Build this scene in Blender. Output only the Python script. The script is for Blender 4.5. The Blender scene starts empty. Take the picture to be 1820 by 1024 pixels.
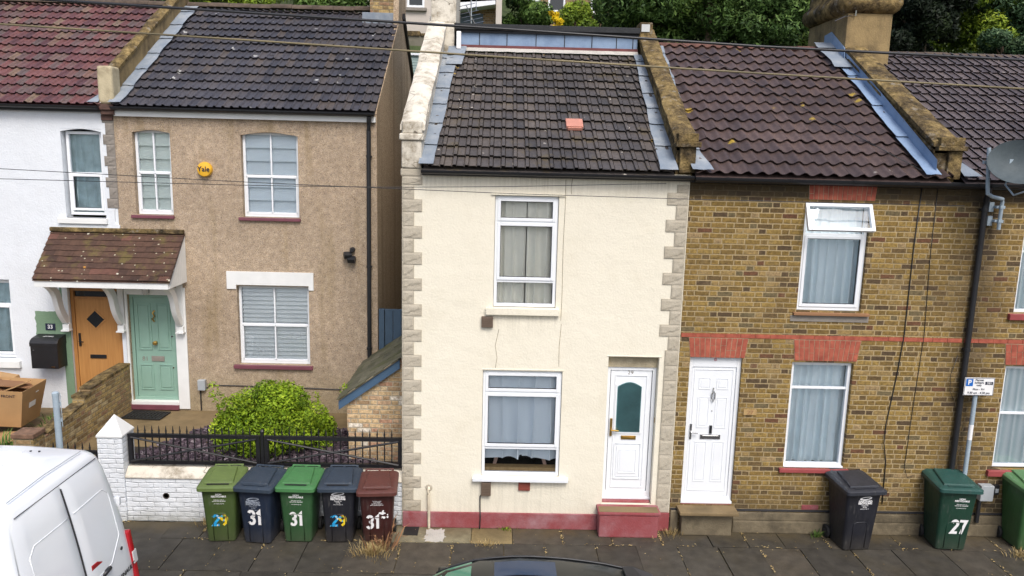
import bpy, bmesh, math, random
from mathutils import Vector, Matrix, noise as mnoise
random.seed(11)
SC = bpy.context.scene
COL = SC.collection
R = math.radians
PI = math.pi

# ------------------------------------------------------------------ materials
class G:
    """small node-graph helper"""
    def __init__(s, name):
        s.m = bpy.data.materials.new(name); s.m.use_nodes = True
        s.nt = s.m.node_tree; s.n = s.nt.nodes; s.l = s.nt.links
        s.b = s.n['Principled BSDF']
        s._tc = None
    def node(s, t, **kw):
        n = s.n.new(t)
        for k, v in kw.items(): setattr(n, k, v)
        return n
    def put(s, sock, v):
        if isinstance(v, bpy.types.NodeSocket): s.l.new(v, sock)
        elif isinstance(v, (tuple, list)) and len(v) == 3 and sock.type == 'RGBA': sock.default_value = (*v, 1)
        else: sock.default_value = v
    def obj(s):
        if not s._tc: s._tc = s.node('ShaderNodeTexCoord')
        return s._tc.outputs['Object']
    def math(s, op, a, b=0.0, c=None, clamp=False):
        n = s.node('ShaderNodeMath', operation=op, use_clamp=clamp)
        s.put(n.inputs[0], a); s.put(n.inputs[1], b)
        if c is not None: s.put(n.inputs[2], c)
        return n.outputs[0]
    def xyz(s, v):
        n = s.node('ShaderNodeSeparateXYZ'); s.put(n.inputs[0], v); return n.outputs
    def comb(s, x, y, z=0.0):
        n = s.node('ShaderNodeCombineXYZ'); s.put(n.inputs[0], x); s.put(n.inputs[1], y); s.put(n.inputs[2], z); return n.outputs[0]
    def scale(s, v, sx, sy, sz):
        n = s.node('ShaderNodeVectorMath', operation='MULTIPLY'); s.put(n.inputs[0], v); n.inputs[1].default_value = (sx, sy, sz); return n.outputs[0]
    def noise(s, sc, det=3, vec=None, rough=.55):
        n = s.node('ShaderNodeTexNoise'); s.put(n.inputs['Vector'], vec if vec is not None else s.obj())
        n.inputs['Scale'].default_value = sc; n.inputs['Detail'].default_value = det; n.inputs['Roughness'].default_value = rough
        return n.outputs['Fac']
    def voro(s, sc, vec=None, out='Distance'):
        n = s.node('ShaderNodeTexVoronoi'); s.put(n.inputs['Vector'], vec if vec is not None else s.obj()); n.inputs['Scale'].default_value = sc
        return n.outputs[out]
    def ramp(s, f, stops, interp='LINEAR'):
        n = s.node('ShaderNodeValToRGB'); s.put(n.inputs[0], f); cr = n.color_ramp; cr.interpolation = interp
        while len(cr.elements) < len(stops): cr.elements.new(.5)
        for e, (p, c) in zip(cr.elements, stops):
            e.position = p; e.color = (*c, 1) if len(c) == 3 else c
        return n.outputs[0]
    def gray(s, f, a, b, lo=0.0, hi=1.0):
        n = s.node('ShaderNodeMapRange'); s.put(n.inputs[0], f)
        for i, v in zip((1, 2, 3, 4), (a, b, lo, hi)): n.inputs[i].default_value = v
        return n.outputs[0]
    def mix(s, f, a, b, mode='MIX'):
        n = s.node('ShaderNodeMix', data_type='RGBA', blend_type=mode); s.put(n.inputs[0], f)
        s.put(n.inputs[6], a); s.put(n.inputs[7], b); return n.outputs[2]
    def bump(s, h, st=.5, d=.01):
        n = s.node('ShaderNodeBump'); n.inputs['Strength'].default_value = st; n.inputs['Distance'].default_value = d
        s.put(n.inputs['Height'], h); s.l.new(n.outputs[0], s.b.inputs['Normal'])
    def attr(s, name):
        n = s.node('ShaderNodeAttribute', attribute_name=name); return n.outputs['Fac']
    def done(s, col, rough=.6, metal=0.0, spec=.5):
        s.put(s.b.inputs['Base Color'], col); s.put(s.b.inputs['Roughness'], rough)
        s.b.inputs['Metallic'].default_value = metal; s.b.inputs['Specular IOR Level'].default_value = spec
        return s.m

def mul(c, k): return tuple(min(1, x*k) for x in c)

def plain(name, c, rough=.5, var=.12, sc=6, bump=0, bsc=60, metal=0, spec=.5, coat=0, c2=None):
    g = G(name)
    f = g.noise(sc, 4)
    col = g.ramp(f, [(.3, mul(c, 1-var)), (.7, c2 or mul(c, 1+var))])
    if bump: g.bump(g.noise(bsc, 3), bump, .01)
    if coat: g.b.inputs['Coat Weight'].default_value = coat; g.b.inputs['Coat Roughness'].default_value = .05
    return g.done(col, rough, metal, spec)

def stained(name, c, dirt, rough=.85, amt=.5, sc=1.6, streak=True, bump=.3, bsc=45, thr=(.5, .75)):
    """painted or rendered surface with patchy stains"""
    g = G(name)
    o = g.obj()
    f1 = g.noise(sc, 6, rough=.65)
    v = g.scale(o, 7, 7, .6) if streak else g.scale(o, 2, 2, 2)
    f2 = g.noise(1.0, 4, v)
    f = g.math('MULTIPLY', g.gray(f1, thr[0]-.1, thr[1], 0, 1), g.gray(f2, .35, .7, .3, 1))
    base = g.mix(g.noise(.7, 3), mul(c, .94), mul(c, 1.05))
    fine = g.gray(g.noise(70, 2), .3, .7, .93, 1.06)
    col = g.mix(g.math('MULTIPLY', f, amt), base, dirt)
    col = g.mix(1.0, col, g.comb(fine, fine, fine), 'MULTIPLY')
    if bump: g.bump(g.math('ADD', g.noise(bsc, 4), g.math('MULTIPLY', g.noise(3, 2), 2.0)), bump, .012)
    return g.done(col, rough, spec=.25)

def creamwall():
    g = G('cream_rendered_wall')
    x, y, z = g.xyz(g.obj())
    base = g.mix(g.noise(.8, 4), (.755, .71, .58), (.81, .765, .64))
    st = g.noise(1.0, 4, g.scale(g.obj(), 26, 26, 1.1)); zz = g.math('ADD', z, g.math('MULTIPLY', g.math('SUBTRACT', g.noise(3, 3), .5), .35))
    top = g.math('MULTIPLY', g.gray(zz, 5.05, 5.35), g.math('MULTIPLY', g.gray(st, .42, .68), g.gray(g.noise(2.3, 4), .35, .65, .25, 1)))
    col = g.mix(g.math('MULTIPLY', top, .5), base, (.38, .33, .22))
    low = g.math('MULTIPLY', g.gray(zz, .75, .3), g.gray(st, .4, .7, .3, 1))
    col = g.mix(g.math('MULTIPLY', low, .28), col, (.45, .42, .33))
    pat = g.gray(g.noise(1.3, 6, rough=.7), .53, .72, 0, .28); col = g.mix(pat, col, (.60, .54, .40))
    und = g.math('MULTIPLY', g.math('MULTIPLY', g.gray(z, 2.95, 3.36), g.math('LESS_THAN', z, 3.37)), g.math('MULTIPLY', g.gray(st, .47, .63), g.math('LESS_THAN', g.math('ABSOLUTE', g.math('SUBTRACT', x, .36)), .56)))
    und2 = g.math('MULTIPLY', g.math('MULTIPLY', g.gray(z, .4, .78), g.math('LESS_THAN', z, .79)), g.math('MULTIPLY', g.gray(st, .45, .63), g.math('LESS_THAN', g.math('ABSOLUTE', g.math('SUBTRACT', x, .39)), .76)))
    col = g.mix(g.math('MULTIPLY', g.math('ADD', und, und2), .26), col, (.40, .37, .29))
    fine = g.gray(g.noise(70, 2), .3, .7, .94, 1.05); col = g.mix(1.0, col, g.comb(fine, fine, fine), 'MULTIPLY')
    g.bump(g.math('ADD', g.noise(34, 4), g.math('MULTIPLY', g.noise(4, 3), 2.5)), .4, .012)
    return g.done(col, .88, spec=.22)

def brick(name, stops, mortar, course=.0775, Ls=.225, Hs=.112, soot=None, sootz=None, bumpst=.7, flat=False, mort=.0078, dirtlow=None, damp=None, smear=False):
    """Flemish bond brickwork in metres, laid over x+y and z"""
    g = G(name)
    x, y, z = g.xyz(g.obj())
    wob = g.math('MULTIPLY', g.math('SUBTRACT', g.noise(5, 2), .5), .012)
    wob2 = g.math('MULTIPLY', g.math('SUBTRACT', g.noise(6.3, 2), .5), .016)
    u = g.math('ADD', g.math('ADD', x, y), wob); u = g.math('ADD', u, 50.0)
    v = g.math('ADD', g.math('ADD', z, wob2), 20.0)
    per = Ls+Hs
    vr = g.math('DIVIDE', v, course); row = g.math('FLOOR', vr); fv = g.math('MULTIPLY', g.math('FRACT', vr), course)
    jit = g.math('MULTIPLY', g.math('FRACT', g.math('MULTIPLY', row, .371)), .05)
    off = g.math('ADD', g.math('MULTIPLY', g.math('MODULO', row, 2.0), per/2), jit)
    ur = g.math('DIVIDE', g.math('ADD', u, off), per); cell = g.math('FLOOR', ur)
    fu = g.math('MULTIPLY', g.math('FRACT', ur), per)
    isH = g.math('GREATER_THAN', fu, Ls)
    lu = g.math('SUBTRACT', fu, g.math('MULTIPLY', isH, Ls))
    w = g.math('SUBTRACT', Ls, g.math('MULTIPLY', isH, Ls-Hs))
    du = g.math('MINIMUM', lu, g.math('SUBTRACT', w, lu)); dv = g.math('MINIMUM', fv, g.math('SUBTRACT', course, fv))
    d = g.math('ADD', g.math('MINIMUM', du, dv), g.math('MULTIPLY', g.math('SUBTRACT', g.noise(34, 4, rough=.7), .5), .016))
    mask = g.gray(d, mort-.002, mort+.003)
    wn = g.node('ShaderNodeTexWhiteNoise', noise_dimensions='2D')
    g.put(wn.inputs['Vector'], g.comb(g.math('ADD', g.math('MULTIPLY', cell, 2.0), isH), row))
    rnd = wn.outputs['Value']
    bc = g.ramp(rnd, stops, 'CONSTANT' if not flat else 'LINEAR')
    n1 = g.gray(g.noise(24, 6, rough=.75), .3, .7, .45, 1.6); drift = g.gray(g.noise(.9, 3), .35, .68, .8, 1.18); n1 = g.math('MULTIPLY', n1, drift)
    bc = g.mix(1.0, bc, g.comb(n1, n1, n1), 'MULTIPLY')
    blot = g.gray(g.noise(13, 4, rough=.7), .52, .72, 0, .7)
    bc = g.mix(blot, bc, mul(stops[0][1], .8))
    mn = g.gray(g.noise(20, 3), .3, .7, .8, 1.12)
    mc = g.mix(1.0, mortar, g.comb(mn, mn, mn), 'MULTIPLY')
    col = g.mix(mask, mc, bc)
    if smear: col = g.mix(g.math('MULTIPLY', g.gray(g.noise(1.4, 5, rough=.7), .57, .68, 0, .5), g.gray(g.noise(11, 3), .35, .6)), col, mul(mortar, .92))
    if soot:
        f = g.gray(g.noise(.9, 4), .48, .72, 0, soot)
        col = g.mix(f, col, mul(stops[0][1], .55))
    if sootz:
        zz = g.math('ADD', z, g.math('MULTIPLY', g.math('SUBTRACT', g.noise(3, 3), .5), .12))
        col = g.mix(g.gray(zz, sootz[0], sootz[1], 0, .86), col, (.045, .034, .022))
    if damp:                                            # dark weathering either side of the rainwater pipe
        xx = g.math('ADD', x, g.math('MULTIPLY', g.math('SUBTRACT', g.noise(2.2, 3), .5), .5))
        col = g.mix(g.gray(g.math('ABSOLUTE', g.math('SUBTRACT', xx, damp)), .05, .5, .6, 0), col, (.04, .03, .022))
    if dirtlow:
        zz = g.math('ADD', z, g.math('MULTIPLY', g.math('SUBTRACT', g.noise(2.5, 3), .5), .5))
        col = g.mix(g.gray(zz, dirtlow[0], dirtlow[1], .6, 0), col, (.06, .05, .035))
    g.bump(g.math('ADD', g.math('MULTIPLY', mask, 1.2), g.math('MULTIPLY', g.noise(60, 3), .5)), bumpst, .008)
    return g.done(col, .9, spec=.2)

def tilemat(name, stops, lichen=(), rough=.46, moss=None):
    g = G(name)
    r = g.attr('rnd')
    col = g.ramp(r, stops)
    n = g.gray(g.noise(22, 4), .25, .75, .72, 1.3)
    col = g.mix(1.0, col, g.comb(n, n, n), 'MULTIPLY')
    big = g.gray(g.noise(.8, 3), .35, .7, .82, 1.15)
    col = g.mix(1.0, col, g.comb(big, big, big), 'MULTIPLY')
    if moss:
        col = g.mix(g.gray(g.noise(2.2, 5, rough=.7), moss[1], moss[1]+.12, 0, moss[2]), col, moss[0])
    for c, sc, th, dens in lichen:
        vor = g.node('ShaderNodeTexVoronoi'); g.put(vor.inputs['Vector'], g.obj()); vor.inputs['Scale'].default_value = sc
        dist = g.math('ADD', vor.outputs['Distance'], g.math('MULTIPLY', g.math('SUBTRACT', g.noise(60, 2), .5), .3))
        pick = g.math('GREATER_THAN', g.xyz(vor.outputs['Color'])[0], dens)
        m = g.math('MULTIPLY', pick, g.math('LESS_THAN', dist, th))
        col = g.mix(g.math('MULTIPLY', m, .85), col, c)
    g.bump(g.noise(120, 3), .25, .004)
    return g.done(col, rough, spec=.45)

def leafmat(name, dark, mid, light, rough=.6):
    g = G(name)
    col = g.ramp(g.attr('rnd'), [(0, dark), (.5, mid), (1, light)])
    n = g.gray(g.noise(1.7, 3), .3, .7, .7, 1.25)
    col = g.mix(1.0, col, g.comb(n, n, n), 'MULTIPLY')
    return g.done(col, rough, spec=.2)

def glassmat(name, tint=(.9, .95, .95), f0=.08):
    g = G(name); g.n.remove(g.b)
    tr = g.node('ShaderNodeBsdfTransparent'); tr.inputs[0].default_value = (*tint, 1)
    gl = g.node('ShaderNodeBsdfGlossy'); gl.inputs[0].default_value = (.9, .95, 1, 1); gl.inputs['Roughness'].default_value = .02
    bp = g.node('ShaderNodeBump'); bp.inputs['Strength'].default_value = .05; bp.inputs['Distance'].default_value = .02
    g.put(bp.inputs['Height'], g.noise(3.5, 2)); g.l.new(bp.outputs[0], gl.inputs['Normal'])
    lw = g.node('ShaderNodeFresnel'); lw.inputs[0].default_value = 1.5
    f = g.math('ADD', g.math('MULTIPLY', lw.outputs[0], .9), f0, clamp=True)
    mx = g.node('ShaderNodeMixShader'); g.put(mx.inputs[0], f); g.l.new(tr.outputs[0], mx.inputs[1]); g.l.new(gl.outputs[0], mx.inputs[2])
    g.l.new(mx.outputs[0], g.n['Material Output'].inputs[0])
    return g.m

M = {}
YB = [(0, (.095, .065, .037)), (.07, (.215, .142, .044)), (.24, (.285, .192, .060)), (.42, (.235, .153, .048)), (.58, (.185, .122, .042)),
      (.73, (.135, .09, .04)), (.82, (.29, .20, .08)), (.90, (.15, .118, .062)), (.95, (.14, .068, .037)), (.98, (.31, .22, .11))]
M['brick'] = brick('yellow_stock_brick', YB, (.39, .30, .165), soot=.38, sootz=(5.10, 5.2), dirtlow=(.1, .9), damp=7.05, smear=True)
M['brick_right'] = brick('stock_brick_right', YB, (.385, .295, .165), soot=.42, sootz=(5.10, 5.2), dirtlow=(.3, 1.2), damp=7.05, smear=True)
M['brick_buff'] = brick('buff_brick', [(0, (.36, .245, .14)), (.15, (.47, .33, .18)), (.35, (.54, .39, .22)), (.55, (.46, .31, .19)), (.7, (.58, .44, .27)),
    (.82, (.43, .25, .16)), (.9, (.66, .60, .50))], (.42, .36, .26), bumpst=.6)
M['brick_old'] = brick('old_yellow_brick', [(0, (.22, .15, .075)), (.2, (.38, .27, .115)), (.45, (.45, .325, .145)), (.65, (.35, .235, .12)), (.8, (.30, .18, .11)), (.92, (.48, .38, .22))],
    (.30, .245, .15), soot=.45)
M['brick_bg'] = brick('far_brick', [(0, (.20, .13, .07)), (.4, (.28, .18, .09)), (.7, (.33, .22, .12))], (.32, .27, .2))
M['brick_red'] = plain('red_rubbed_brick', (.36, .075, .045), .85, .3, 9, .4, 50, c2=(.44, .12, .07))
M['mortar'] = plain('pale_mortar', (.42, .35, .24), .95, .1)
M['white_brick'] = None
def wb():
    g = G('white_painted_brick')
    bt = g.node('ShaderNodeTexBrick'); x, y, z = g.xyz(g.obj())
    wv = g.math('MULTIPLY', g.math('SUBTRACT', g.noise(6, 3), .5), .045)
    g.put(bt.inputs['Vector'], g.comb(g.math('ADD', x, y), g.math('ADD', z, wv)))
    bt.inputs['Scale'].default_value = 1; bt.inputs['Brick Width'].default_value = .225; bt.inputs['Row Height'].default_value = .078
    bt.inputs['Mortar Size'].default_value = .011; bt.inputs['Mortar Smooth'].default_value = 1.0
    m = bt.outputs['Fac']
    col = g.mix(g.noise(5, 4), (.70, .74, .78), (.82, .85, .88))
    col = g.mix(g.gray(g.noise(2.2, 5), .55, .8, 0, .5), col, (.42, .42, .38))
    zz = g.math('ADD', z, g.math('MULTIPLY', g.math('SUBTRACT', g.noise(4, 3), .5), .3))
    col = g.mix(g.gray(zz, .02, .22, .6, 0), col, (.25, .25, .2))
    col = g.mix(g.math('MULTIPLY', m, g.gray(g.noise(6, 3), .35, .65, 0, .22)), col, (.45, .47, .50))
    g.bump(g.math('ADD', g.math('MULTIPLY', m, g.gray(g.noise(5, 3), .3, .65, -.15, -.9)), g.math('MULTIPLY', g.noise(14, 4), 1.0)), .8, .018)
    return g.done(col, .75, spec=.3)
M['white_brick'] = wb()
M['cream'] = stained('cream_masonry_paint', (.79, .745, .615), (.42, .37, .26), amt=.5, sc=1.1, thr=(.52, .8), bump=.35, bsc=40)
M['cream_wall'] = creamwall()
M['white_render'] = stained('white_textured_render', (.71, .745, .785), (.5, .5, .5), amt=.35, sc=1.2, thr=(.55, .85), bump=.6, bsc=30)
def oldwhite():
    g = G('weathered_white_paint')
    base = g.mix(g.noise(1.2, 3), (.60, .55, .45), (.74, .70, .61))
    f = g.math('MULTIPLY', g.gray(g.noise(2.6, 7, rough=.75), .46, .60, 0, 1), g.gray(g.noise(9, 4, rough=.7), .38, .6, .3, 1))
    col = g.mix(g.math('MULTIPLY', f, .85), base, (.23, .19, .13))
    v = g.node('ShaderNodeTexVoronoi', feature='DISTANCE_TO_EDGE'); g.put(v.inputs['Vector'], g.obj()); v.inputs['Scale'].default_value = 3.5
    crack = g.math('MULTIPLY', g.math('LESS_THAN', v.outputs['Distance'], .012), g.math('GREATER_THAN', g.noise(2, 2), .53))
    col = g.mix(g.math('MULTIPLY', crack, .7), col, (.08, .065, .045))
    g.bump(g.noise(30, 4), .5, .012)
    return g.done(col, .85, spec=.2)
M['white_old'] = oldwhite()
def pebble():
    g = G('pebbledash')
    vor = g.node('ShaderNodeTexVoronoi'); g.put(vor.inputs['Vector'], g.obj()); vor.inputs['Scale'].default_value = 84
    r = g.xyz(vor.outputs['Color'])[0]
    col = g.ramp(r, [(0, (.22, .165, .12)), (.13, (.40, .305, .21)), (.45, (.47, .365, .258)), (.68, (.43, .34, .26)), (.84, (.58, .465, .335)), (.95, (.30, .245, .20))])
    x, y, z = g.xyz(g.obj())
    big = g.gray(g.noise(1.0, 5), .3, .72, .86, 1.1)
    col = g.mix(1.0, col, g.comb(big, big, big), 'MULTIPLY')
    strk = g.noise(1.0, 4, g.scale(g.obj(), 3.5, 3.5, .35))
    col = g.mix(g.gray(strk, .56, .72, 0, .35), col, (.22, .16, .06))
    zz = g.math('ADD', z, g.math('MULTIPLY', g.math('SUBTRACT', g.noise(2.2, 3), .5), .7))
    col = g.mix(g.gray(zz, .9, 1.7, .45, 0), col, (.27, .23, .12))
    blo = g.gray(g.noise(9, 4), .35, .65, .88, 1.12); col = g.mix(1.0, col, g.comb(blo, blo, blo), 'MULTIPLY')
    g.bump(g.math('SUBTRACT', 1.0, vor.outputs['Distance']), .8, .01)
    return g.done(col, .95, spec=.1)
M['pebble'] = pebble()
def sidewall():
    g = G('pebbledash_side')
    vor = g.node('ShaderNodeTexVoronoi'); g.put(vor.inputs['Vector'], g.obj()); vor.inputs['Scale'].default_value = 84
    r = g.xyz(vor.outputs['Color'])[0]
    col = g.ramp(r, [(0, (.20, .145, .10)), (.2, (.40, .30, .205)), (.6, (.48, .365, .25)), (.9, (.60, .48, .34))])
    strk = g.noise(1.0, 4, g.scale(g.obj(), 2.2, 2.2, .18))
    col = g.mix(g.gray(strk, .5, .66, 0, .45), col, (.20, .14, .085))
    g.bump(g.math('SUBTRACT', 1.0, vor.outputs['Distance']), .8, .01)
    return g.done(col, .95, spec=.1)
M['pebble_side'] = sidewall()
M['stone'] = stained('reconstituted_stone', (.47, .425, .34), (.31, .27, .19), amt=.55, sc=5, thr=(.5, .7), streak=False, bump=.5, bsc=55)
M['stone_dark'] = stained('grey_stone', (.27, .245, .215), (.12, .1, .08), amt=.6, sc=6, streak=False, bump=.5)
def mossy():
    g = G('mossy_cement_coping')
    n1 = g.noise(3.0, 7, rough=.72); n2 = g.noise(11, 5, rough=.7)
    col = g.ramp(n1, [(.34, (.05, .04, .027)), (.45, (.125, .092, .05)), (.56, (.235, .17, .075)), (.68, (.31, .225, .10))])
    m = g.gray(n2, .35, .68, .45, 1.35)
    col = g.mix(1.0, col, g.comb(m, m, m), 'MULTIPLY')
    col = g.mix(g.gray(g.noise(7, 4), .6, .7, 0, .6), col, (.30, .27, .22))
    g.bump(g.math('ADD', n2, g.noise(40, 3)), 1.0, .02)
    return g.done(col, .95, spec=.1)
M['parapet'] = mossy()
M['parapet_ochre'] = stained('ochre_render', (.33, .24, .115), (.085, .062, .036), amt=.95, sc=2.0, thr=(.42, .60), bump=.8)  # ochre render with dark stains, its own colour
M['red_paint'] = stained('faded_red_masonry_paint', (.27, .065, .07), (.40, .27, .29), amt=.75, sc=2.6, thr=(.5, .72), streak=False, bump=.5)
M['red_sill'] = plain('red_sill_paint', (.30, .06, .06), .6, .15, 5)
M['purple_sill'] = plain('plum_sill_paint', (.17, .055, .075), .5, .12, 5)
M['plinth'] = stained('damp_cement_plinth', (.225, .185, .12), (.06, .05, .034), amt=.95, sc=3.4, thr=(.38, .54), streak=False, bump=.7)
M['slate_dpc'] = plain('slate_course', (.03, .03, .033), .6, .2)
M['upvc'] = plain('white_upvc', (.80, .83, .86), .28, .03, 3)
M['upvc_old'] = plain('white_painted_timber', (.76, .77, .76), .45, .05, 4)
M['seal'] = plain('black_gasket', (.02, .02, .022), .6)
M['glass'] = glassmat('window_glass', (.985, .995, 1.0), .005)
M['glass_dark'] = glassmat('obscure_glass', (.85, .95, .95), .06)
M['black_plastic'] = plain('black_pvc', (.018, .019, .022), .38, .15, 4)
M['black_metal'] = plain('black_painted_iron', (.009, .009, .011), .45, .3, 8, .3, 60)
M['lead'] = stained('lead_flashing', (.205, .245, .295), (.40, .42, .43), rough=.55, amt=.7, sc=4, streak=False, bump=.5, bsc=14, thr=(.45, .7))
M['lead_blue'] = stained('blue_lead_cladding', (.25, .345, .49), (.10, .16, .28), rough=.5, amt=.7, sc=3.2, bump=.4, bsc=10, thr=(.5, .7))
M['felt'] = plain('roofing_felt', (.025, .027, .03), .85, .2, 9, .5, 40)
M['tile_tan'] = tilemat('slate_grey_roof_tile', [(0, (.044, .043, .052)), (.4, (.060, .057, .066)), (.75, (.072, .065, .068)), (1, (.092, .076, .068))],
    [((.55, .55, .52), 2.3, .085, .62), ((.03, .022, .015), 3.1, .13, .72)])
M['tile_red'] = tilemat('red_roof_tile', [(0, (.085, .042, .045)), (.25, (.125, .055, .056)), (.5, (.165, .072, .066)), (.7, (.115, .085, .08)), (.85, (.175, .10, .08)), (1, (.20, .14, .10))],
    [((.55, .5, .45), 1.6, .05, .8)])
M['tile_cream'] = tilemat('brown_grey_roof_tile', [(0, (.060, .054, .052)), (.5, (.083, .072, .067)), (1, (.110, .092, .078))],
    [((.5, .46, .4), 4.5, .10, .66), ((.42, .27, .04), 2.6, .08, .8)], moss=((.115, .088, .04), .56, .55))
M['tile_brick'] = tilemat('purple_brown_pantile', [(0, (.064, .045, .043)), (.5, (.085, .058, .052)), (1, (.110, .074, .064))],
    [((.42, .29, .04), 2.0, .11, .72), ((.5, .46, .4), 3.0, .06, .8)])
M['tile_right'] = tilemat('mauve_grey_roof_tile', [(0, (.07, .056, .058)), (.5, (.095, .076, .078)), (1, (.12, .096, .092))], [((.5, .46, .4), 3.2, .06, .8)])
M['tile_porch'] = tilemat('mossy_plain_tile', [(0, (.05, .027, .02)), (.4, (.075, .04, .028)), (.75, (.085, .045, .03)), (.97, (.095, .052, .034)), (1, (.12, .055, .04))],
    [((.55, .52, .42), 7.5, .16, .86), ((.45, .42, .30), 14, .2, .82), ((.50, .24, .04), 4, .08, .8)], rough=.9, moss=((.13, .105, .03), .52, .7))
M['slate_moss'] = tilemat('mossy_slate', [(0, (.075, .072, .045)), (.5, (.115, .11, .07)), (1, (.15, .14, .095))], [], rough=.9, moss=((.09, .095, .03), .5, .7))
M['ridge'] = plain('ridge_tile', (.085, .062, .045), .9, .35, 9, .5, 30)
M['ridge_red'] = plain('ridge_tile_red', (.13, .06, .045), .9, .35, 7, .5, 30)
def wood(name, c, c2, rough=.45, sc=1):
    g = G(name)
    v = g.scale(g.obj(), 30*sc, 30*sc, 1.6*sc)
    col = g.ramp(g.noise(1.0, 4, v), [(.3, c), (.7, c2)])
    return g.done(col, rough)
M['oak'] = wood('golden_oak', (.40, .185, .055), (.50, .25, .08))
M['oak_frame'] = wood('golden_oak_frame', (.34, .15, .045), (.44, .21, .065))
M['timber'] = wood('bare_timber', (.34, .22, .09), (.45, .3, .13), .7)
M['oldboard'] = stained('weathered_board', (.46, .40, .28), (.16, .13, .08), amt=.9, sc=4, bump=.5)
M['sage'] = plain('sage_green_gloss', (.245, .395, .325), .35, .05, 4)
M['sage_wall'] = stained('sage_masonry_paint', (.175, .27, .175), (.25, .33, .25), amt=.3, bump=.5)
M['blue_gate'] = plain('blue_grey_timber_paint', (.055, .095, .145), .55, .1, 5)
M['blue_board'] = plain('blue_bargeboard_paint', (.06, .115, .19), .5, .1, 4)
M['brass'] = plain('brass', (.42, .27, .07), .3, .15, 9, metal=.8)
M['chrome'] = plain('chrome', (.5, .5, .5), .18, .05, metal=1)
M['galv'] = stained('galvanised_steel', (.36, .44, .50), (.22, .26, .3), rough=.5, amt=.5, sc=8, streak=False, bump=.1)
M['pvc_cream'] = plain('cream_pipe_paint', (.62, .55, .42), .5, .15, 8)
M['grey_box'] = plain('grey_abs_plastic', (.36, .39, .41), .5, .06)
M['brown_vent'] = plain('brown_vent_plastic', (.12, .085, .06), .6, .15)
M['vent_red'] = plain('terracotta_vent', (.22, .05, .035), .7, .2)
M['pink_tile'] = plain('pink_vent_tile', (.52, .23, .17), .6, .12)
M['yellow_alarm'] = plain('yellow_alarm_plastic', (.80, .44, .03), .35, .04)
M['navy'] = plain('navy_print', (.012, .016, .04), .5, .0)
M['white_print'] = plain('white_print', (.80, .80, .80), .5, .05)
M['red_print'] = plain('red_print', (.5, .06, .06), .5, .05)
M['card'] = plain('brown_cardboard', (.42, .255, .115), .85, .1, 3, .15, 30)
M['card_dark'] = plain('dark_cardboard', (.28, .145, .07), .85, .12, 3)
M['curtain_blue'] = plain('pale_net_curtain', (.74, .84, .88), .9, .06, 3)  # bluish base colour holds the sky reflection of the window glass
M['curtain_cream'] = plain('cream_curtain', (.86, .84, .74), .9, .05, 3)
M['curtain_teal'] = plain('teal_curtain', (.42, .55, .58), .9, .2, 5)
def netmat():
    g = G('sheer_net'); g.n.remove(g.b)
    d = g.node('ShaderNodeBsdfDiffuse'); d.inputs[0].default_value = (.80, .88, .95, 1)  # blue tint stands in for sky reflected in the pane
    t = g.node('ShaderNodeBsdfTransparent'); mx = g.node('ShaderNodeMixShader'); mx.inputs[0].default_value = .93
    g.l.new(t.outputs[0], mx.inputs[1]); g.l.new(d.outputs[0], mx.inputs[2]); g.l.new(mx.outputs[0], g.n['Material Output'].inputs[0]); return g.m
M['net'] = netmat()
def lacemat():
    g = G('patterned_lace')
    x, y, z = g.xyz(g.obj())
    w = g.node('ShaderNodeTexWave', wave_type='BANDS'); g.put(w.inputs['Vector'], g.comb(g.math('MULTIPLY', x, 5.0), g.math('ADD', z, g.math('MULTIPLY', g.math('SINE', g.math('MULTIPLY', z, 26.0)), .1)), 0.0)); w.inputs['Scale'].default_value = .6; w.inputs['Distortion'].default_value = 1.2
    return g.done(g.mix(w.outputs['Fac'], (.55, .66, .68), (.84, .9, .9)), .9)
M['lace'] = lacemat()
M['blind'] = plain('white_blind', (.86, .9, .9), .7, .04, 2)
M['blind_green'] = plain('pale_green_blind', (.80, .88, .82), .7, .04, 2)
M['blind_blue'] = plain('pale_blue_blind', (.78, .87, .92), .7, .04, 2)
M['dark_in'] = plain('dark_interior', (.05, .035, .03), .9, .2)
M['rubber'] = plain('black_rubber', (.012, .012, .012), .8, .2)
M['soil'] = plain('dark_soil', (.035, .027, .02), .95, .3, 9, .6, 30)
def pav():
    g = G('tarmac_grey_paving')
    x, y, z = g.xyz(g.obj())
    r = g.attr('rnd')
    col = g.ramp(r, [(0, (.040, .036, .029)), (.6, (.055, .049, .039)), (.85, (.068, .057, .042)), (.86, (.17, .15, .085)), (.92, (.22, .20, .135)), (1, (.23, .17, .07))])
    n = g.gray(g.noise(6, 5), .3, .72, .68, 1.3); col = g.mix(1.0, col, g.comb(n, n, n), 'MULTIPLY')
    n = g.gray(g.noise(160, 2), .3, .7, .7, 1.35); col = g.mix(1.0, col, g.comb(n, n, n), 'MULTIPLY')
    col = g.mix(g.gray(g.noise(1.6, 4), .5, .7, 0, .45), col, (.065, .055, .035))
    yy = g.math('ADD', y, g.math('MULTIPLY', g.math('SUBTRACT', g.noise(3.5, 4, rough=.7), .5), .8))
    col = g.mix(g.gray(yy, -.38, .02, 0, .6), col, (.10, .075, .035))
    g.bump(g.noise(140, 3), .5, .006)
    rough = g.gray(g.noise(2.1, 3), .35, .65, .5, .85)
    return g.done(col, rough, spec=.4)
M['paving'] = pav()
M['joint'] = plain('sandy_paving_joint', (.12, .095, .05), .95, .4, 12, .5, 40)
M['road'] = plain('asphalt_road', (.05, .05, .05), .85, .2, 20, .6, 120)
M['kerb'] = plain('granite_kerb', (.22, .21, .2), .8, .15, 12, .4, 60)
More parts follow.
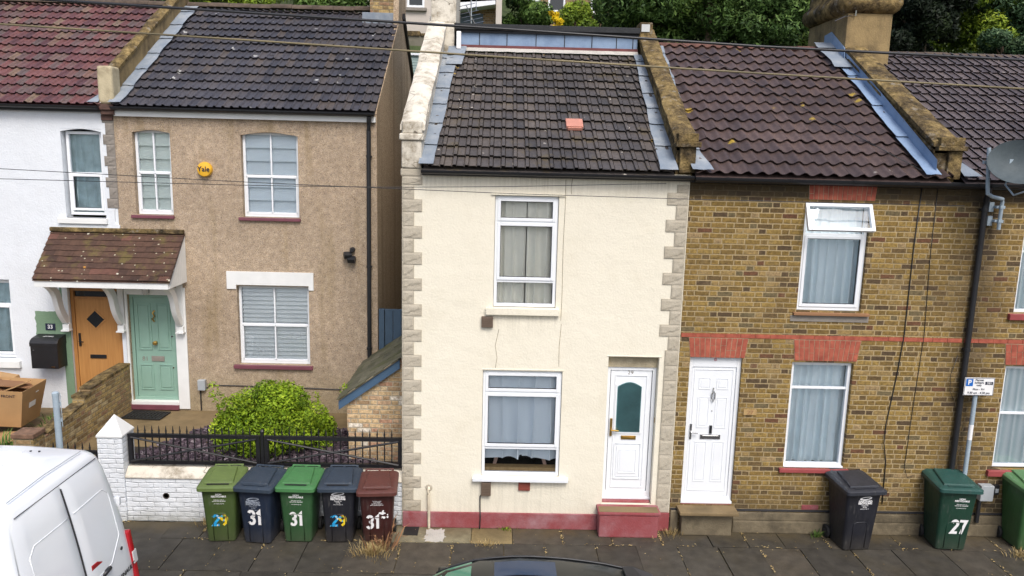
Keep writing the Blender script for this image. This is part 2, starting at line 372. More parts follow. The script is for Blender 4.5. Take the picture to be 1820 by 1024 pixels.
M['concrete'] = stained('ochre_concrete_path', (.22, .16, .085), (.075, .058, .03), amt=.9, sc=2.6, streak=False, bump=.4)
M['grass'] = plain('rough_grass', (.045, .065, .02), .95, .4, 4, .6, 30)
def slate():
    g = G('plum_slate_chippings')
    return g.done(g.ramp(g.attr('rnd'), [(0, (.028, .019, .027)), (.5, (.075, .052, .068)), (.85, (.125, .095, .11)), (1, (.26, .22, .24))]), .75, spec=.35)
M['chips'] = slate()
M['straw'] = leafmat('dry_straw', (.28, .20, .08), (.46, .34, .15), (.62, .5, .26))
M['bush'] = leafmat('golden_green_leaf', (.04, .085, .006), (.18, .285, .014), (.36, .46, .03))
M['leaf_dark'] = leafmat('dark_green_leaf', (.016, .038, .011), (.068, .128, .032), (.20, .30, .08))
M['leaf_mid'] = leafmat('mid_green_leaf', (.02, .045, .010), (.075, .14, .03), (.19, .28, .065))
M['leaf_lime'] = leafmat('lime_green_leaf', (.035, .065, .008), (.13, .20, .018), (.33, .40, .04))
M['leaf_blue'] = leafmat('blue_green_leaf', (.012, .03, .014), (.05, .10, .045), (.15, .22, .11))
M['leaf_conifer'] = leafmat('black_green_conifer', (.004, .008, .004), (.010, .018, .008), (.028, .045, .014))
M['flower'] = leafmat('yellow_flower', (.5, .33, .01), (.75, .55, .015), (.85, .68, .03))
M['bark'] = plain('bark', (.07, .05, .035), .95, .3, 9, .7, 20)
def vanpaint():
    g = G('white_van_paint'); x, y, z = g.xyz(g.obj())
    zz = g.math('ADD', z, g.math('MULTIPLY', g.math('SUBTRACT', g.noise(3, 4), .5), .5))
    col = g.mix(g.gray(g.noise(1.5, 4), .4, .7, 0, .12), (.80, .83, .86), (.62, .63, .62))
    col = g.mix(g.gray(zz, .5, 1.5, .30, 0), col, (.45, .44, .40))
    g.b.inputs['Coat Weight'].default_value = .6; g.b.inputs['Coat Roughness'].default_value = .05
    return g.done(col, .25)
M['van'] = vanpaint()
M['van_lens'] = plain('red_lens', (.40, .008, .015), .12, .05, coat=1)
M['lens_clear'] = plain('clear_lens', (.6, .6, .6), .12, .05, coat=1)
M['car'] = plain('dark_metallic_paint', (.010, .012, .012), .35, .1, 3, spec=.3, coat=.25)
M['car_glass'] = plain('tinted_windscreen', (.10, .26, .17), .08, .15, 2, coat=.5)
M['car_dark'] = plain('privacy_glass', (.012, .014, .016), .06, .05, coat=.5)
M['sunroof'] = plain('sunroof_glass', (.022, .042, .085), .15, .08, 2, spec=.4)  # blue base colour stands in for a reflection in the glass
M['pale_render'] = stained('pale_render_far', (.55, .50, .45), (.4, .36, .3), amt=.4)
M['conc_pale'] = stained('pale_mortar_fillet', (.50, .48, .44), (.2, .19, .17), amt=.7, sc=5, streak=False, bump=.6)
M['conc_block'] = stained('mossy_block_wall', (.17, .155, .12), (.07, .075, .04), amt=.8, sc=1.2, streak=False, bump=.5)
M['mint'] = plain('mint_cladding', (.34, .44, .42), .5, .06)
M['white_sheet'] = plain('white_sheet_roof', (.78, .80, .84), .4, .04)
M['teal_door'] = plain('teal_shed_door', (.045, .075, .10), .5, .1)
M['bin_olive'] = plain('olive_green_hdpe', (.052, .085, .022), .45, .12, 5)
M['lid_olive'] = plain('olive_green_lid', (.115, .165, .048), .42, .1, 5)  # every lid is lighter than its body: sky sheen put into the colour
M['bin_green'] = plain('green_hdpe', (.027, .082, .03), .45, .1, 5)
M['lid_green'] = plain('green_lid', (.055, .175, .06), .40, .1, 5)
M['bin_navy'] = plain('navy_hdpe', (.012, .02, .04), .42, .15, 5)
M['lid_navy'] = plain('navy_lid', (.028, .042, .062), .42, .12, 5)
M['bin_black'] = plain('black_hdpe', (.012, .013, .019), .42, .2, 5)
M['lid_black'] = plain('black_lid', (.024, .027, .036), .4, .2, 5)
M['bin_brown'] = plain('brown_hdpe', (.042, .011, .010), .42, .12, 5)
M['lid_brown'] = plain('brown_lid', (.095, .032, .025), .4, .12, 5)
M['bin_dgreen'] = plain('bottle_green_hdpe', (.008, .04, .024), .42, .12, 5)
M['lid_dgreen'] = plain('bottle_green_lid', (.018, .068, .058), .38, .15, 5)
M['bin_pgreen'] = plain('leaf_green_hdpe', (.036, .105, .032), .45, .12, 5)
M['lid_pgreen'] = plain('leaf_green_lid', (.075, .18, .065), .42, .12, 5)
def hdpe(key):
    m = M[key]; g = G.__new__(G); g.m = m; g.nt = m.node_tree; g.n = g.nt.nodes; g.l = g.nt.links; g.b = g.n['Principled BSDF']; g._tc = None
    src = g.b.inputs['Base Color'].links[0].from_socket
    sc = g.noise(1.0, 4, g.scale(g.obj(), 30, 30, 5)); f = g.math('MULTIPLY', g.gray(sc, .55, .72, 0, .4), g.gray(g.noise(3.5, 4), .4, .65))
    x, y, z = g.xyz(g.obj()); low = g.math('MULTIPLY', g.gray(z, .3, .0, 0, .5), g.noise(9, 4))
    col = g.mix(f, src, (.16, .155, .14)); col = g.mix(low, col, (.11, .095, .07))
    g.put(g.b.inputs['Base Color'], col); g.put(g.b.inputs['Roughness'], g.gray(sc, .3, .7, .36, .62)); g.bump(g.noise(90, 2), .15, .003)
def sticker(name, cols, sc):
    g = G(name); v = g.voro(sc, None, 'Color'); return g.done(g.ramp(g.xyz(v)[0], cols, 'CONSTANT'), .4)
for k_ in [k for k in M if k.startswith('bin_') or k.startswith('lid_')]: hdpe(k_)
M['st_blue'] = sticker('blue_sticker', [(0, (.02, .30, .62)), (.6, (.03, .42, .75)), (.85, (.75, .7, .55))], 30)
M['st_yellow'] = sticker('yellow_sticker', [(0, (.75, .52, .02)), (.45, (.80, .62, .03)), (.65, (.35, .16, .05)), (.8, (.05, .38, .65)), (.92, (.1, .3, .05))], 34)
M['dish'] = stained('weathered_dish', (.075, .095, .105), (.15, .18, .19), rough=.6, amt=.5, sc=6, streak=False, bump=.1)
M['sign_blue'] = plain('sign_blue', (.01, .13, .48), .4, .02)

# ------------------------------------------------------------------ mesh helpers
class MB:
    def __init__(s): s.v = []; s.f = []; s.mi = []; s.r = []; s.k = 0
    def add(s, verts, faces, r=None):
        o = len(s.v); s.v += [tuple(p) for p in verts]
        for f in faces: s.f.append([i+o for i in f]); s.mi.append(s.k); s.r.append(random.random() if r is None else r)
        return s
    def box(s, x0, x1, y0, y1, z0, z1, T=None):
        p = [(x, y, z) for z in (z0, z1) for y in (y0, y1) for x in (x0, x1)]
        if T: p = [tuple(T @ Vector(q)) for q in p]
        return s.add(p, [(0, 2, 3, 1), (4, 5, 7, 6), (0, 1, 5, 4), (2, 6, 7, 3), (0, 4, 6, 2), (1, 3, 7, 5)])
    def frame(s, x0, x1, z0, z1, w, y0, y1, wb=None, wt=None):
        wb = w if wb is None else wb; wt = w if wt is None else wt
        s.box(x0, x0+w, y0, y1, z0, z1); s.box(x1-w, x1, y0, y1, z0, z1)
        s.box(x0+w, x1-w, y0, y1, z0, z0+wb); s.box(x0+w, x1-w, y0, y1, z1-wt, z1); return s
    def tube(s, pts, r, n=8, cap=True, r2=None):
        pts = [Vector(p) for p in pts]; rings = []
        up = Vector((0, 0, 1)); m = len(pts)
        for i, p in enumerate(pts):
            d = (pts[min(i+1, m-1)]-pts[max(i-1, 0)]).normalized()
            a = d.cross(up) if abs(d.dot(up)) < .95 else d.cross(Vector((1, 0, 0)))
            if i and a.dot(prev) < 0 and abs(a.normalized().dot(prev)) > .3: a = -a
            a.normalize(); prev = a; b = d.cross(a)
            rr = r if r2 is None else r+(r2-r)*i/(m-1)
            rings.append([p+(a*math.cos(t)+b*math.sin(t))*rr for t in [2*PI*k/n for k in range(n)]])
        return s.loft(rings, cap)
    def loft(s, rings, cap=True, closed=True, r=None):
        n = len(rings[0]); vs = [p for q in rings for p in q]; fs = []
        for i in range(len(rings)-1):
            for k in range(n if closed else n-1):
                a, b = i*n+k, i*n+(k+1) % n; fs.append((a, b, b+n, a+n))
        if cap: fs.append(tuple(range(n))[::-1]); fs.append(tuple(range((len(rings)-1)*n, len(rings)*n)))
        return s.add(vs, fs, r)
    def prism(s, poly, axis, a0, a1):
        """poly of 2-D points extruded along an axis (0: poly is y,z; 1: x,z; 2: x,y)"""
        def P(u, v, a): return (a, u, v) if axis == 0 else (u, a, v) if axis == 1 else (u, v, a)
        n = len(poly); vs = [P(u, v, a0) for u, v in poly]+[P(u, v, a1) for u, v in poly]
        fs = [tuple(range(n)), tuple(range(n, 2*n))[::-1]]+[(k, k+n, (k+1) % n+n, (k+1) % n) for k in range(n)]
        return s.add(vs, fs)
    def lathe(s, prof, c, n=20, axis=2):
        rings = []
        for r, h in prof:
            ring = []
            for k in range(n):
                a = 2*PI*k/n; x, y = r*math.cos(a), r*math.sin(a)
                q = (x, y, h) if axis == 2 else (x, h, y) if axis == 1 else (h, x, y)
                ring.append((c[0]+q[0], c[1]+q[1], c[2]+q[2]))
            rings.append(ring)
        return s.loft(rings)
    def build(s, name, mats, parent=None, smooth=False, bevel=0, seg=2, fix=True, tf=None):
        me = bpy.data.meshes.new(name); vs = s.v
        if tf: vs = [tuple(tf @ Vector(p)) for p in vs]
        me.from_pydata(vs, [], s.f)
        if not isinstance(mats, (list, tuple)): mats = [mats]
        for m in mats: me.materials.append(M[m] if isinstance(m, str) else m)
        me.polygons.foreach_set('material_index', s.mi)
        a = me.attributes.new('rnd', 'FLOAT', 'FACE'); a.data.foreach_set('value', s.r)
        if fix or bevel:
            bm = bmesh.new(); bm.from_mesh(me)
            if fix: bmesh.ops.recalc_face_normals(bm, faces=bm.faces)
            if bevel:
                es = [e for e in bm.edges if len(e.link_faces) == 2 and e.calc_face_angle(0) > R(35)]
                bmesh.ops.bevel(bm, geom=es, offset=bevel, segments=seg, affect='EDGES', clamp_overlap=True, profile=.6)
            bm.to_mesh(me); bm.free()
        if smooth:
            me.polygons.foreach_set('use_smooth', [True]*len(me.polygons))
            if smooth is not True: me.set_sharp_from_angle(angle=R(smooth))
        me.update()
        o = bpy.data.objects.new(name, me); COL.objects.link(o)
        if parent is not None:
            o.parent = parent
            if parent.type == 'EMPTY': o.location = -Vector(parent.get('_at', (0, 0, 0)))
        return o

EMP = []
def thing(name, label, cat, at=(0, 0, 0), group=None):
    o = bpy.data.objects.new(name, None); COL.objects.link(o); o.location = at; o['_at'] = list(at); EMP.append(o)
    return tag(o, label, cat, group)
def tag(o, label, cat, group=None, kind=None):
    o['label'] = label; o['category'] = cat
    if group: o['group'] = group
    if kind: o['kind'] = kind
    return o
def struct(o, label, cat): return tag(o, label, cat, kind='structure')
def copy_tree(o, parent=None):
    c = o.copy(); COL.objects.link(c)
    if parent is not None: c.parent = parent
    for ch in list(o.children): copy_tree(ch, c)
    return c

def text(parent, body, x, y, z, size, mat, name='lettering', sx=1.0, bold=0.0, thick=.0015, rotz=0, sp=.95, tf=None):
    cu = bpy.data.curves.new('t', 'FONT'); cu.body = body; cu.size = size; cu.align_x = 'CENTER'; cu.align_y = 'CENTER'
    cu.extrude = thick; cu.offset = bold; cu.space_line = sp; cu.resolution_u = 3
    o = bpy.data.objects.new('t', cu); COL.objects.link(o)
    bpy.context.view_layer.update()
    me = bpy.data.meshes.new_from_object(o.evaluated_get(bpy.context.evaluated_depsgraph_get()))
    COL.objects.unlink(o); bpy.data.objects.remove(o); bpy.data.curves.remove(cu)
    mtx = tf if tf else Matrix.Translation((x, y, z)) @ Matrix.Rotation(rotz, 4, 'Z') @ Matrix.Rotation(R(90), 4, 'X')
    me.transform(mtx @ Matrix.Diagonal((sx, 1, 1, 1)))
    me.materials.clear(); me.materials.append(M[mat] if isinstance(mat, str) else mat)
    q = bpy.data.objects.new(name, me); COL.objects.link(q); q.parent = parent
    if parent.type == 'EMPTY': q.location = -Vector(parent.get('_at', (0, 0, 0)))
    return q

# ------------------------------------------------------------------ building helpers
def wall_holes(mb, x0, x1, z0, z1, y, t, holes):
    """vertical wall in x-z with real openings and reveals; y is the outer face"""
    xs = sorted({x0, x1, *[h[0] for h in holes], *[h[1] for h in holes]}); zs = sorted({z0, z1, *[h[2] for h in holes], *[h[3] for h in holes]})
    for i in range(len(xs)-1):
        for j in range(len(zs)-1):
            cx, cz = (xs[i]+xs[i+1])/2, (zs[j]+zs[j+1])/2
            if any(h[0] < cx < h[1] and h[2] < cz < h[3] for h in holes): continue
            a, b, c, d = xs[i], xs[i+1], zs[j], zs[j+1]
            mb.add([(a, y, c), (b, y, c), (b, y, d), (a, y, d)], [(0, 1, 2, 3)])
            mb.add([(a, y+t, c), (b, y+t, c), (b, y+t, d), (a, y+t, d)], [(3, 2, 1, 0)])
    for a, b, c, d in holes:
        mb.add([(a, y, c), (a, y+t, c), (a, y+t, d), (a, y, d)], [(0, 1, 2, 3)])
        mb.add([(b, y, c), (b, y+t, c), (b, y+t, d), (b, y, d)], [(3, 2, 1, 0)])
        mb.add([(a, y, c), (b, y, c), (b, y+t, c), (a, y+t, c)], [(0, 1, 2, 3)])
        mb.add([(a, y, d), (b, y, d), (b, y+t, d), (a, y+t, d)], [(3, 2, 1, 0)])
def gable(mb, x, y0, y1, z0, ze, yr, zr):
    mb.add([(x, y0, z0), (x, y1, z0), (x, y1, ze), (x, yr, zr), (x, y0, ze)], [(0, 1, 2, 3, 4)])

def tiles(name, mat, parent, xl, xr, y0, z0, pitch, length, gauge, tw, prof, nseg, thick, stagger=False, under=True):
    """real overlapping roof tiles; xl and xr give (at eaves, at top)"""
    c, s = math.cos(R(pitch)), math.sin(R(pitch)); mb = MB()
    def P(x, t, h): return (x, y0+t*c-h*s, z0+t*s+h*c)
    rows = int(math.ceil(length/gauge))
    for j in range(rows):
        t0, t1 = j*gauge, min((j+1)*gauge+.085, length)
        k = t0/length; a = xl[0]+(xl[1]-xl[0])*k; b = xr[0]+(xr[1]-xr[0])*k
        off = (j % 2)*tw*.5 if stagger else 0
        i0 = int(math.floor((a-off)/tw)); i1 = int(math.ceil((b-off)/tw))
        rowj = random.gauss(0, .003)
        for i in range(i0, i1):
            xs = [off+(i+q/nseg)*tw for q in range(nseg+1)]
            us = [q/nseg for q in range(nseg+1)]
            pts = [(min(max(x, a), b), u) for x, u in zip(xs, us)]
            if pts[-1][0]-pts[0][0] < .01: continue
            jt = random.gauss(0, .0025); tilt = random.gauss(0, .0025); js = random.gauss(0, .004)+rowj
            r = min(1, max(0, random.gauss(.5, .26)))
            lo = [P(x, t0+js, prof(u)+thick+jt+tilt*u) for x, u in pts]; up = [P(x, t1, prof(u)-.004+jt*.3) for x, u in pts]
            un = [P(x, t0+js+.006, prof(u)+thick+jt+tilt*u-.013) for x, u in pts]; ub = [P(x, t0+js+.075, prof(u)+thick*.62+jt-.013) for x, u in pts]
            n = len(pts)
            mb.add(lo+up+un+ub, [(q, q+1, q+1+n, q+n) for q in range(n-1)]+[(q+2*n, q+1+2*n, q+1, q) for q in range(n-1)]+[(q+3*n, q+1+3*n, q+1+2*n, q+2*n) for q in range(n-1)], r)
    if under:
        mb.add([P(xl[0], -.02, -.02), P(xr[0], -.02, -.02), P(xr[1], length, -.02), P(xl[1], length, -.02)], [(0, 1, 2, 3)], .3)
    return mb.build(name, mat, parent, fix=False)

def gutter(house, x0, x1, y, z, r=.055, mat='black_plastic', step=.9):
    mb = MB(); prof = [(-r, 0)]+[(r*math.cos(a), r*math.sin(a)) for a in [PI+PI*k/8 for k in range(9)]]+[(r-.006, 0)]+[((r-.006)*math.cos(a), (r-.006)*math.sin(a)) for a in [2*PI-PI*k/8 for k in range(1, 8)]]+[(-r+.006, 0)]
    prof = prof[1:]
    mb.prism([(y+u, z+v) for u, v in prof], 0, x0, x1)
    mb.prism([(y+r*math.cos(a), z+r*math.sin(a)) for a in [PI+PI*k/8 for k in range(9)]], 0, x0, x0+.005); mb.prism([(y+r*math.cos(a), z+r*math.sin(a)) for a in [PI+PI*k/8 for k in range(9)]], 0, x1-.005, x1)
    g = mb.build('gutter', mat, house, smooth=40)
    x = x0+step*.5
    while x < x1:
        b = MB(); rr = r+.006
        b.prism([(y+rr*math.cos(a), z+rr*math.sin(a)+.004) for a in [PI+PI*k/8 for k in range(9)]], 0, x, x+.03); b.build('bracket', mat, g)
        x += step
    return g

def window(house, x0, x1, z0, z1, y, lights, fw=.045, mat='upvc', dep=.07, sill=None, bars=(), glass='glass', head=0):
    """lights: (x0,x1,z0,z1,'sash'|'fix'); frame is the part, the rest its sub-parts"""
    fr = MB(); fr.frame(x0, x1, z0, z1, fw, y, y+dep)
    zz = sorted({l[3] for l in lights})[:-1]
    for z in zz: fr.box(x0+fw, x1-fw, y+.002, y+dep-.002, z, z+.032)
    w = fr.build('window', mat, house, bevel=.004)
    for l in lights:
        a, b, c, d, st = l[:5]
        if st == 'none': continue
        k = .0
        if st == 'sash':
            s = MB(); s.frame(a, b, c, d, .045, y-.012, y+.045); s.build('sash', mat, w, bevel=.006); k = .045
            q = MB(); q.frame(a+k, b-k, c+k, d-k, .007, y+.006, y+.03); q.build('gasket', 'seal', w)
        p = MB(); p.box(a+k-.004, b-k+.004, y+.03, y+.036, c+k-.004, d-k+.004); p.build('pane', glass, w)
    for (a, b, c, d) in bars:
        q = MB(); q.box(a, b, y-.004, y+.034, c, d); q.build('glazing_bar', mat, w, bevel=.003)
    if sill:
        sm, sx0, sx1, sz0, sz1, sy0, sy1 = sill
        q = MB(); q.box(sx0, sx1, sy0, sy1, sz0, sz1); q.build('sill', sm, w, bevel=.008)
    return w

def curtain(label, x0, x1, z0, z1, y, mat, amp=.03, waves=9, seed=0, hem=None, cat='curtain', group='window dressings', name='curtain', flare=0):
    rn = random.Random(seed); mb = MB(); nx = int((x1-x0)/.012); nz = 8
    ph = [rn.uniform(0, 6.28) for _ in range(3)]; vs = []
    for j in range(nz+1):
        v = j/nz
        for i in range(nx+1):
            u = i/nx
            zz = z0+(z1-z0)*v
            if hem and j == 0: zz += hem(u)
            q = u*waves*2*PI*.8+ph[0]+1.3*math.sin(u*5+ph[1])+.35*math.sin(v*3+ph[2]+u*9)
            a = 1.7*amp*((abs(math.sin(q/2))**.6-.6)*1.5+.35*math.sin(u*waves*3.7+ph[2]+v*1.5))*(.55+.6*(1-v))
            vs.append((x0+(x1-x0)*u+flare*(1-v)*(u-.5), y+a, zz))
    fs = [(j*(nx+1)+i, j*(nx+1)+i+1, (j+1)*(nx+1)+i+1, (j+1)*(nx+1)+i) for j in range(nz) for i in range(nx)]
    mb.add(vs, fs); o = mb.build(name, mat, smooth=True, fix=False); return tag(o, label, cat, group)
def blind(label, x0, x1, z0, z1, y, mat, n=14, name='blind', cat='blind', tilt=.02):
    mb = MB(); h = (z1-z0)/n
    for k in range(n):
        za = z0+k*h
        mb.prism([(y, za), (y+.006, za), (y+tilt+.006, za+h*1.0), (y+tilt, za+h*1.0)], 0, x0, x1)
    return tag(mb.build(name, mat), label, cat, 'window dressings')

def quoin(parent, x0, x1, z0, z1, y, mat, seed, proud=.009, name='quoin'):
    """one rock-faced stone"""
    rn = random.Random(seed); nx, nz = 9, 6; g = .006; mb = MB(); vs = []
    kx = rn.uniform(.3, .7); kz = rn.uniform(.2, .5)
    for j in range(nz+1):
        for i in range(nx+1):
            u, v = i/nx, j/nz
            e = min(u, 1-u, v, 1-v)
            d = .014 if e < .01 else .012+proud*(.3+.9*abs(mnoise.noise((u*2.6+seed*3.1, v*2.2+seed, seed*.7))))+(.005 if v > kz+(u-kx)*.5 else -.002)
            vs.append((x0+g+(x1-x0-2*g)*u, y-d, z0+g+(z1-z0-2*g)*v))
    fs = [(j*(nx+1)+i, j*(nx+1)+i+1, (j+1)*(nx+1)+i+1, (j+1)*(nx+1)+i) for j in range(nz) for i in range(nx)]
    mb.add(vs, fs); mb.box(x0, x1, y-.008, y+.003, z0, z1)
    return mb.build(name, mat, parent, fix=False)

def parapet(parent, x0, x1, y0_, y1, zf, zt0, pitch, mat, shear=0, cop=.09, over=.035, copmat=None, name='parapet'):
    """raked parapet wall: zf base, zt0 top of coping at y0"""
    y0 = y0_+.035
    tn = math.tan(R(pitch)); mb = MB(); N = 26
    def X(y, x): return x+shear*(y-y0)/(y1-y0)
    top0 = zt0-cop
    rings = []
    for k in range(N+1):
        y = y0+(y1-y0)*k/N; z = top0+tn*(y-y0); zb = min(zf+tn*max(0, y-y0)-.35, z-.1)
        rings.append([(X(y, x0), y, zb), (X(y, x1), y, zb), (X(y, x1), y, z), (X(y, x0), y, z)])
    mb.loft(rings); w = mb.build(name, mat, parent)
    mb = MB(); rings = []
    for k in range(N+1):
        y = y0-.015+(y1-y0+.015)*k/N; z = top0+tn*(y-y0)+.002; j = lambda s: .022*mnoise.noise((y*3.1+s*9, x0, s*2.3))
        a, b = X(y, x0)-over, X(y, x1)+over
        rings.append([(a+j(1), y, z), (b+j(2), y, z), (b+j(2), y, z+cop*.7+j(3)), (b-.05, y, z+cop+j(4)), ((a+b)/2, y, z+cop+.02+j(5)), (a+.05, y, z+cop+j(6)), (a+j(1), y, z+cop*.7)])
    mb.loft(rings); mb.build('coping', copmat or mat, w, smooth=35)
    if over > .03:
        mb = MB(); rings = []
        for k in range(N+1):
            y = y0+(y1-y0)*k/N; z = top0+tn*(y-y0)-.10; j = lambda s: .012*mnoise.noise((y*4.1+s*5, x1, s*1.3))
            rings.append([(X(y, x0)-over*.6+j(1), y, z+j(3)), (X(y, x1)+over*.6+j(2), y, z+j(3)), (X(y, x1)+over*.6+j(2), y, z+.045), (X(y, x0)-over*.6+j(1), y, z+.045)])
        mb.loft(rings); mb.build('tile_creasing', copmat or mat, w)
    return w

def flashing(parent, edge, y0, z0, pitch, length, mat='lead', lift=.045, seg=.62, seed=0, name='flashing'):
    """edge(t) -> (xa, xb) across the roof slope at t metres up"""
    c, s = math.cos(R(pitch)), math.sin(R(pitch)); mb = MB(); t = 0; n = 0; rn = random.Random(seed)
    while t < length-.05:
        t1 = min(t+seg*rn.uniform(.85, 1.1), length); m = 6; nx = 6; vs = []
        for j in range(m+1):
            tt = t+(t1-t+.03)*j/m; a, b = edge(min(tt, length))
            for i in range(nx+1):
                u = i/nx; x = a+(b-a)*u
                e = .010*mnoise.noise((tt*5, 3.0+seed, 0)) if u > .9 or u < .1 else 0
                h = lift+.02*(1-j/m)+.013*mnoise.noise((x*9, tt*6, seed))
                vs.append((x+e, y0+tt*c-h*s, z0+tt*s+h*c))
        fs = [(j*(nx+1)+i, j*(nx+1)+i+1, (j+1)*(nx+1)+i+1, (j+1)*(nx+1)+i) for j in range(m) for i in range(nx)]
        mb.add(vs, fs); t = t1; n += 1
    return mb.build(name, mat, parent, smooth=True, fix=False)

def ridge(parent, x0, x1, y, z, mat='ridge', r=.12, step=.45):
    mb = MB(); x = x0; k = 0
    while x < x1-.02:
        xe = min(x+step, x1); rr = r*(1+random.gauss(0, .02)); dz = random.gauss(0, .005)
        prof = [(y+rr*math.cos(a), z+dz-.02+rr*.8*math.sin(a)) for a in [PI*q/8 for q in range(9)]]
        mb.prism(prof, 0, x, xe-.006); x = xe
    return mb.build('ridge', mat, parent, smooth=40)

def downpipe(parent, pts, r=.034, mat='black_plastic', clips=()):
    mb = MB(); mb.tube(pts, r, 12); d = mb.build('downpipe', mat, parent, smooth=50)
    for (x, y, z) in clips:
        q = MB(); q.lathe([(r+.002, -.02), (r+.010, -.02), (r+.010, .02), (r+.002, .02)], (x, y, z), 12); q.box(x-.05, x+.05, y+.02, y+.06, z-.012, z+.012)
        q.build('pipe_clip', mat, d)
    return d

def soldier(parent, x0, x1, z0, z1, y, n, seed=1, splay=.04, name='lintel'):
    """flat arch of red rubbed bricks"""
    rn = random.Random(seed); mb = MB(); mb.k = 1
    def X(u, v): return x0+(x1-x0)*u+(u-.5)*2*splay*v
    def poly(pts, ya, yb): mb.prism(pts, 1, ya, yb)
    poly([(X(0, 0), z0), (X(1, 0), z0), (X(1, 1), z1), (X(0, 1), z1)], y-.006, y+.09); mb.k = 0
    g = .0045/(x1-x0)
    for k in range(n):
        a, b = k/n+g, (k+1)/n-g
        cut = rn.choice([.38, .62, 1.0]); cs = [0, cut, 1] if cut < 1 else [0, 1]
        for q in range(len(cs)-1):
            va, vb = cs[q]+.012, cs[q+1]-.012; zz = lambda v: z0+(z1-z0)*v
            poly([(X(a, va), zz(va)), (X(b, va), zz(va)), (X(b, vb), zz(vb)), (X(a, vb), zz(vb))], y-.011-rn.uniform(0, .003), y+.05)
    return mb.build(name, ['brick_red', 'mortar'], parent)

def slab(mb, x0, x1, z0, z1, y0, y1): mb.box(x0, x1, y0, y1, z0, z1)
def panel(mb, x0, x1, z0, z1, y, w=.014, h=.008):
    mb.frame(x0, x1, z0, z1, w, y-h, y+.001); mb.box(x0+w*2.2, x1-w*2.2, y-h*.8, y+.001, z0+w*2.2, z1-w*2.2)

# ------------------------------------------------------------------ ground
mb = MB(); mb.add([(-300, -200, -.15), (300, -200, -.15), (300, -1.0, -.15), (-300, -1.0, -.15)], [(0, 1, 2, 3)])
struct(mb.build('road', 'road', fix=False), 'dark asphalt road in front of the pavement', 'road')
mb = MB(); mb.box(-40, 40, -2.8, .4, -.4, -.03); struct(mb.build('pavement_base', 'joint'), 'sandy bedding showing in the paving joints', 'pavement')
JOINTS = []
mb = MB(); rn = random.Random(5)
rows = [(.02, -.50), (-.50, -1.36), (-1.36, -2.0), (-2.0, -2.66)]
for ri, (ya, yb) in enumerate(rows):
    x = -14.0-.2*ri+(.3 if ri == 1 else 0)
    while x < 16:
        w = rn.choice([.61, .61, .62, .76]) if ri != 0 else rn.choice([.62, .68, .75, .55])
        if ri: x = round(x/.02)*.02
        rr = rn.uniform(0, .84)
        if ri == 0 and -2.0 < x+w/2 < -.42: rr = rn.uniform(.87, .93)
        if ri == 1 and -1.75 < x+w/2 < -.5: rr = .80
        if ri == 0 and -.42 < x+w/2 < .1: rr = .985
        tz = rn.gauss(0, .0025); g = .006
        p = [(x+g, ya-g, tz+rn.gauss(0, .002)), (x+w-g, ya-g, tz+rn.gauss(0, .002)), (x+w-g, yb+g, tz+rn.gauss(0, .002)), (x+g, yb+g, tz+rn.gauss(0, .002))]
        q = [(a, b, -.025) for a, b, _ in p]
        mb.add(p+q, [(0, 3, 2, 1), (0, 1, 5, 4), (1, 2, 6, 5), (2, 3, 7, 6), (3, 0, 4, 7)], rr)
        x += w; JOINTS.append((x, ya, yb))
struct(mb.build('pavement', 'paving'), 'dark worn paving slabs along the house fronts', 'pavement')
mb = MB(); x = -20
while x < 20: mb.box(x, x+.905, -2.8, -2.66, -.3, .0); x += .915
struct(mb.build('kerb', 'kerb', bevel=.015), 'grey granite kerb stones at the road edge', 'kerb')
# raised front gardens, rear ground and hillside
mb = MB(); mb.box(-16, -1.42, .26, 3.02, -.2, .745); struct(mb.build('front_garden', 'concrete'), 'raised ochre concrete front garden and path', 'garden')
mb = MB(); mb.box(-1.9, -1.42, .26, 3.0, .745, .752); mb.box(-6.0, -1.9, .26, 1.15, .745, .75); struct(mb.build('garden_bed', 'soil'), 'dark soil bed under the shrub', 'garden bed')
def hz(x, y):
    if y < 11.9: return .7
    n = .4*mnoise.noise((x*.12, y*.1, 1.0))
    if y < 32: return 8.7+(y-12)*.09+n
    return 10.5+(y-32)*.62+n*2
mb = MB(); xs = [-120+6*i for i in range(41)]; ys = [3.0, 7.0, 11.9, 12.1, 16, 20, 25, 32, 38, 45, 55, 70, 100, 150]
vs = [(x, y, hz(x, y)) for y in ys for x in xs]; n = len(xs)
mb.add(vs, [(j*n+i, j*n+i+1, (j+1)*n+i+1, (j+1)*n+i) for j in range(len(ys)-1) for i in range(n-1)])
struct(mb.build('hillside', 'grass', fix=False), 'green hillside rising behind the houses', 'hill')

# ------------------------------------------------------------------ cream house
ch = thing('cream_house', 'narrow cream rendered end house with number 29 on its white door', 'house', (.65, 0, 0))
holes = [(-.075, .845, 3.48, 5.115), (-.205, .985, .845, 2.515), (1.665, 2.425, .42, 2.765)]
mb = MB(); wall_holes(mb, -1.41, 2.715, 0, 5.47, 0, .24, holes)
gable(mb, -1.41, 0, 7.6, 0, 5.47, 3.75, 7.75); gable(mb, 2.70, .24, 7.6, 0, 5.4, 3.75, 7.7)
mb.add([(-1.41, 7.6, 0), (2.7, 7.6, 0), (2.7, 7.6, 5.47), (-1.41, 7.6, 5.47)], [(0, 1, 2, 3)])
mb.build('wall', 'cream_wall', ch, fix=False)
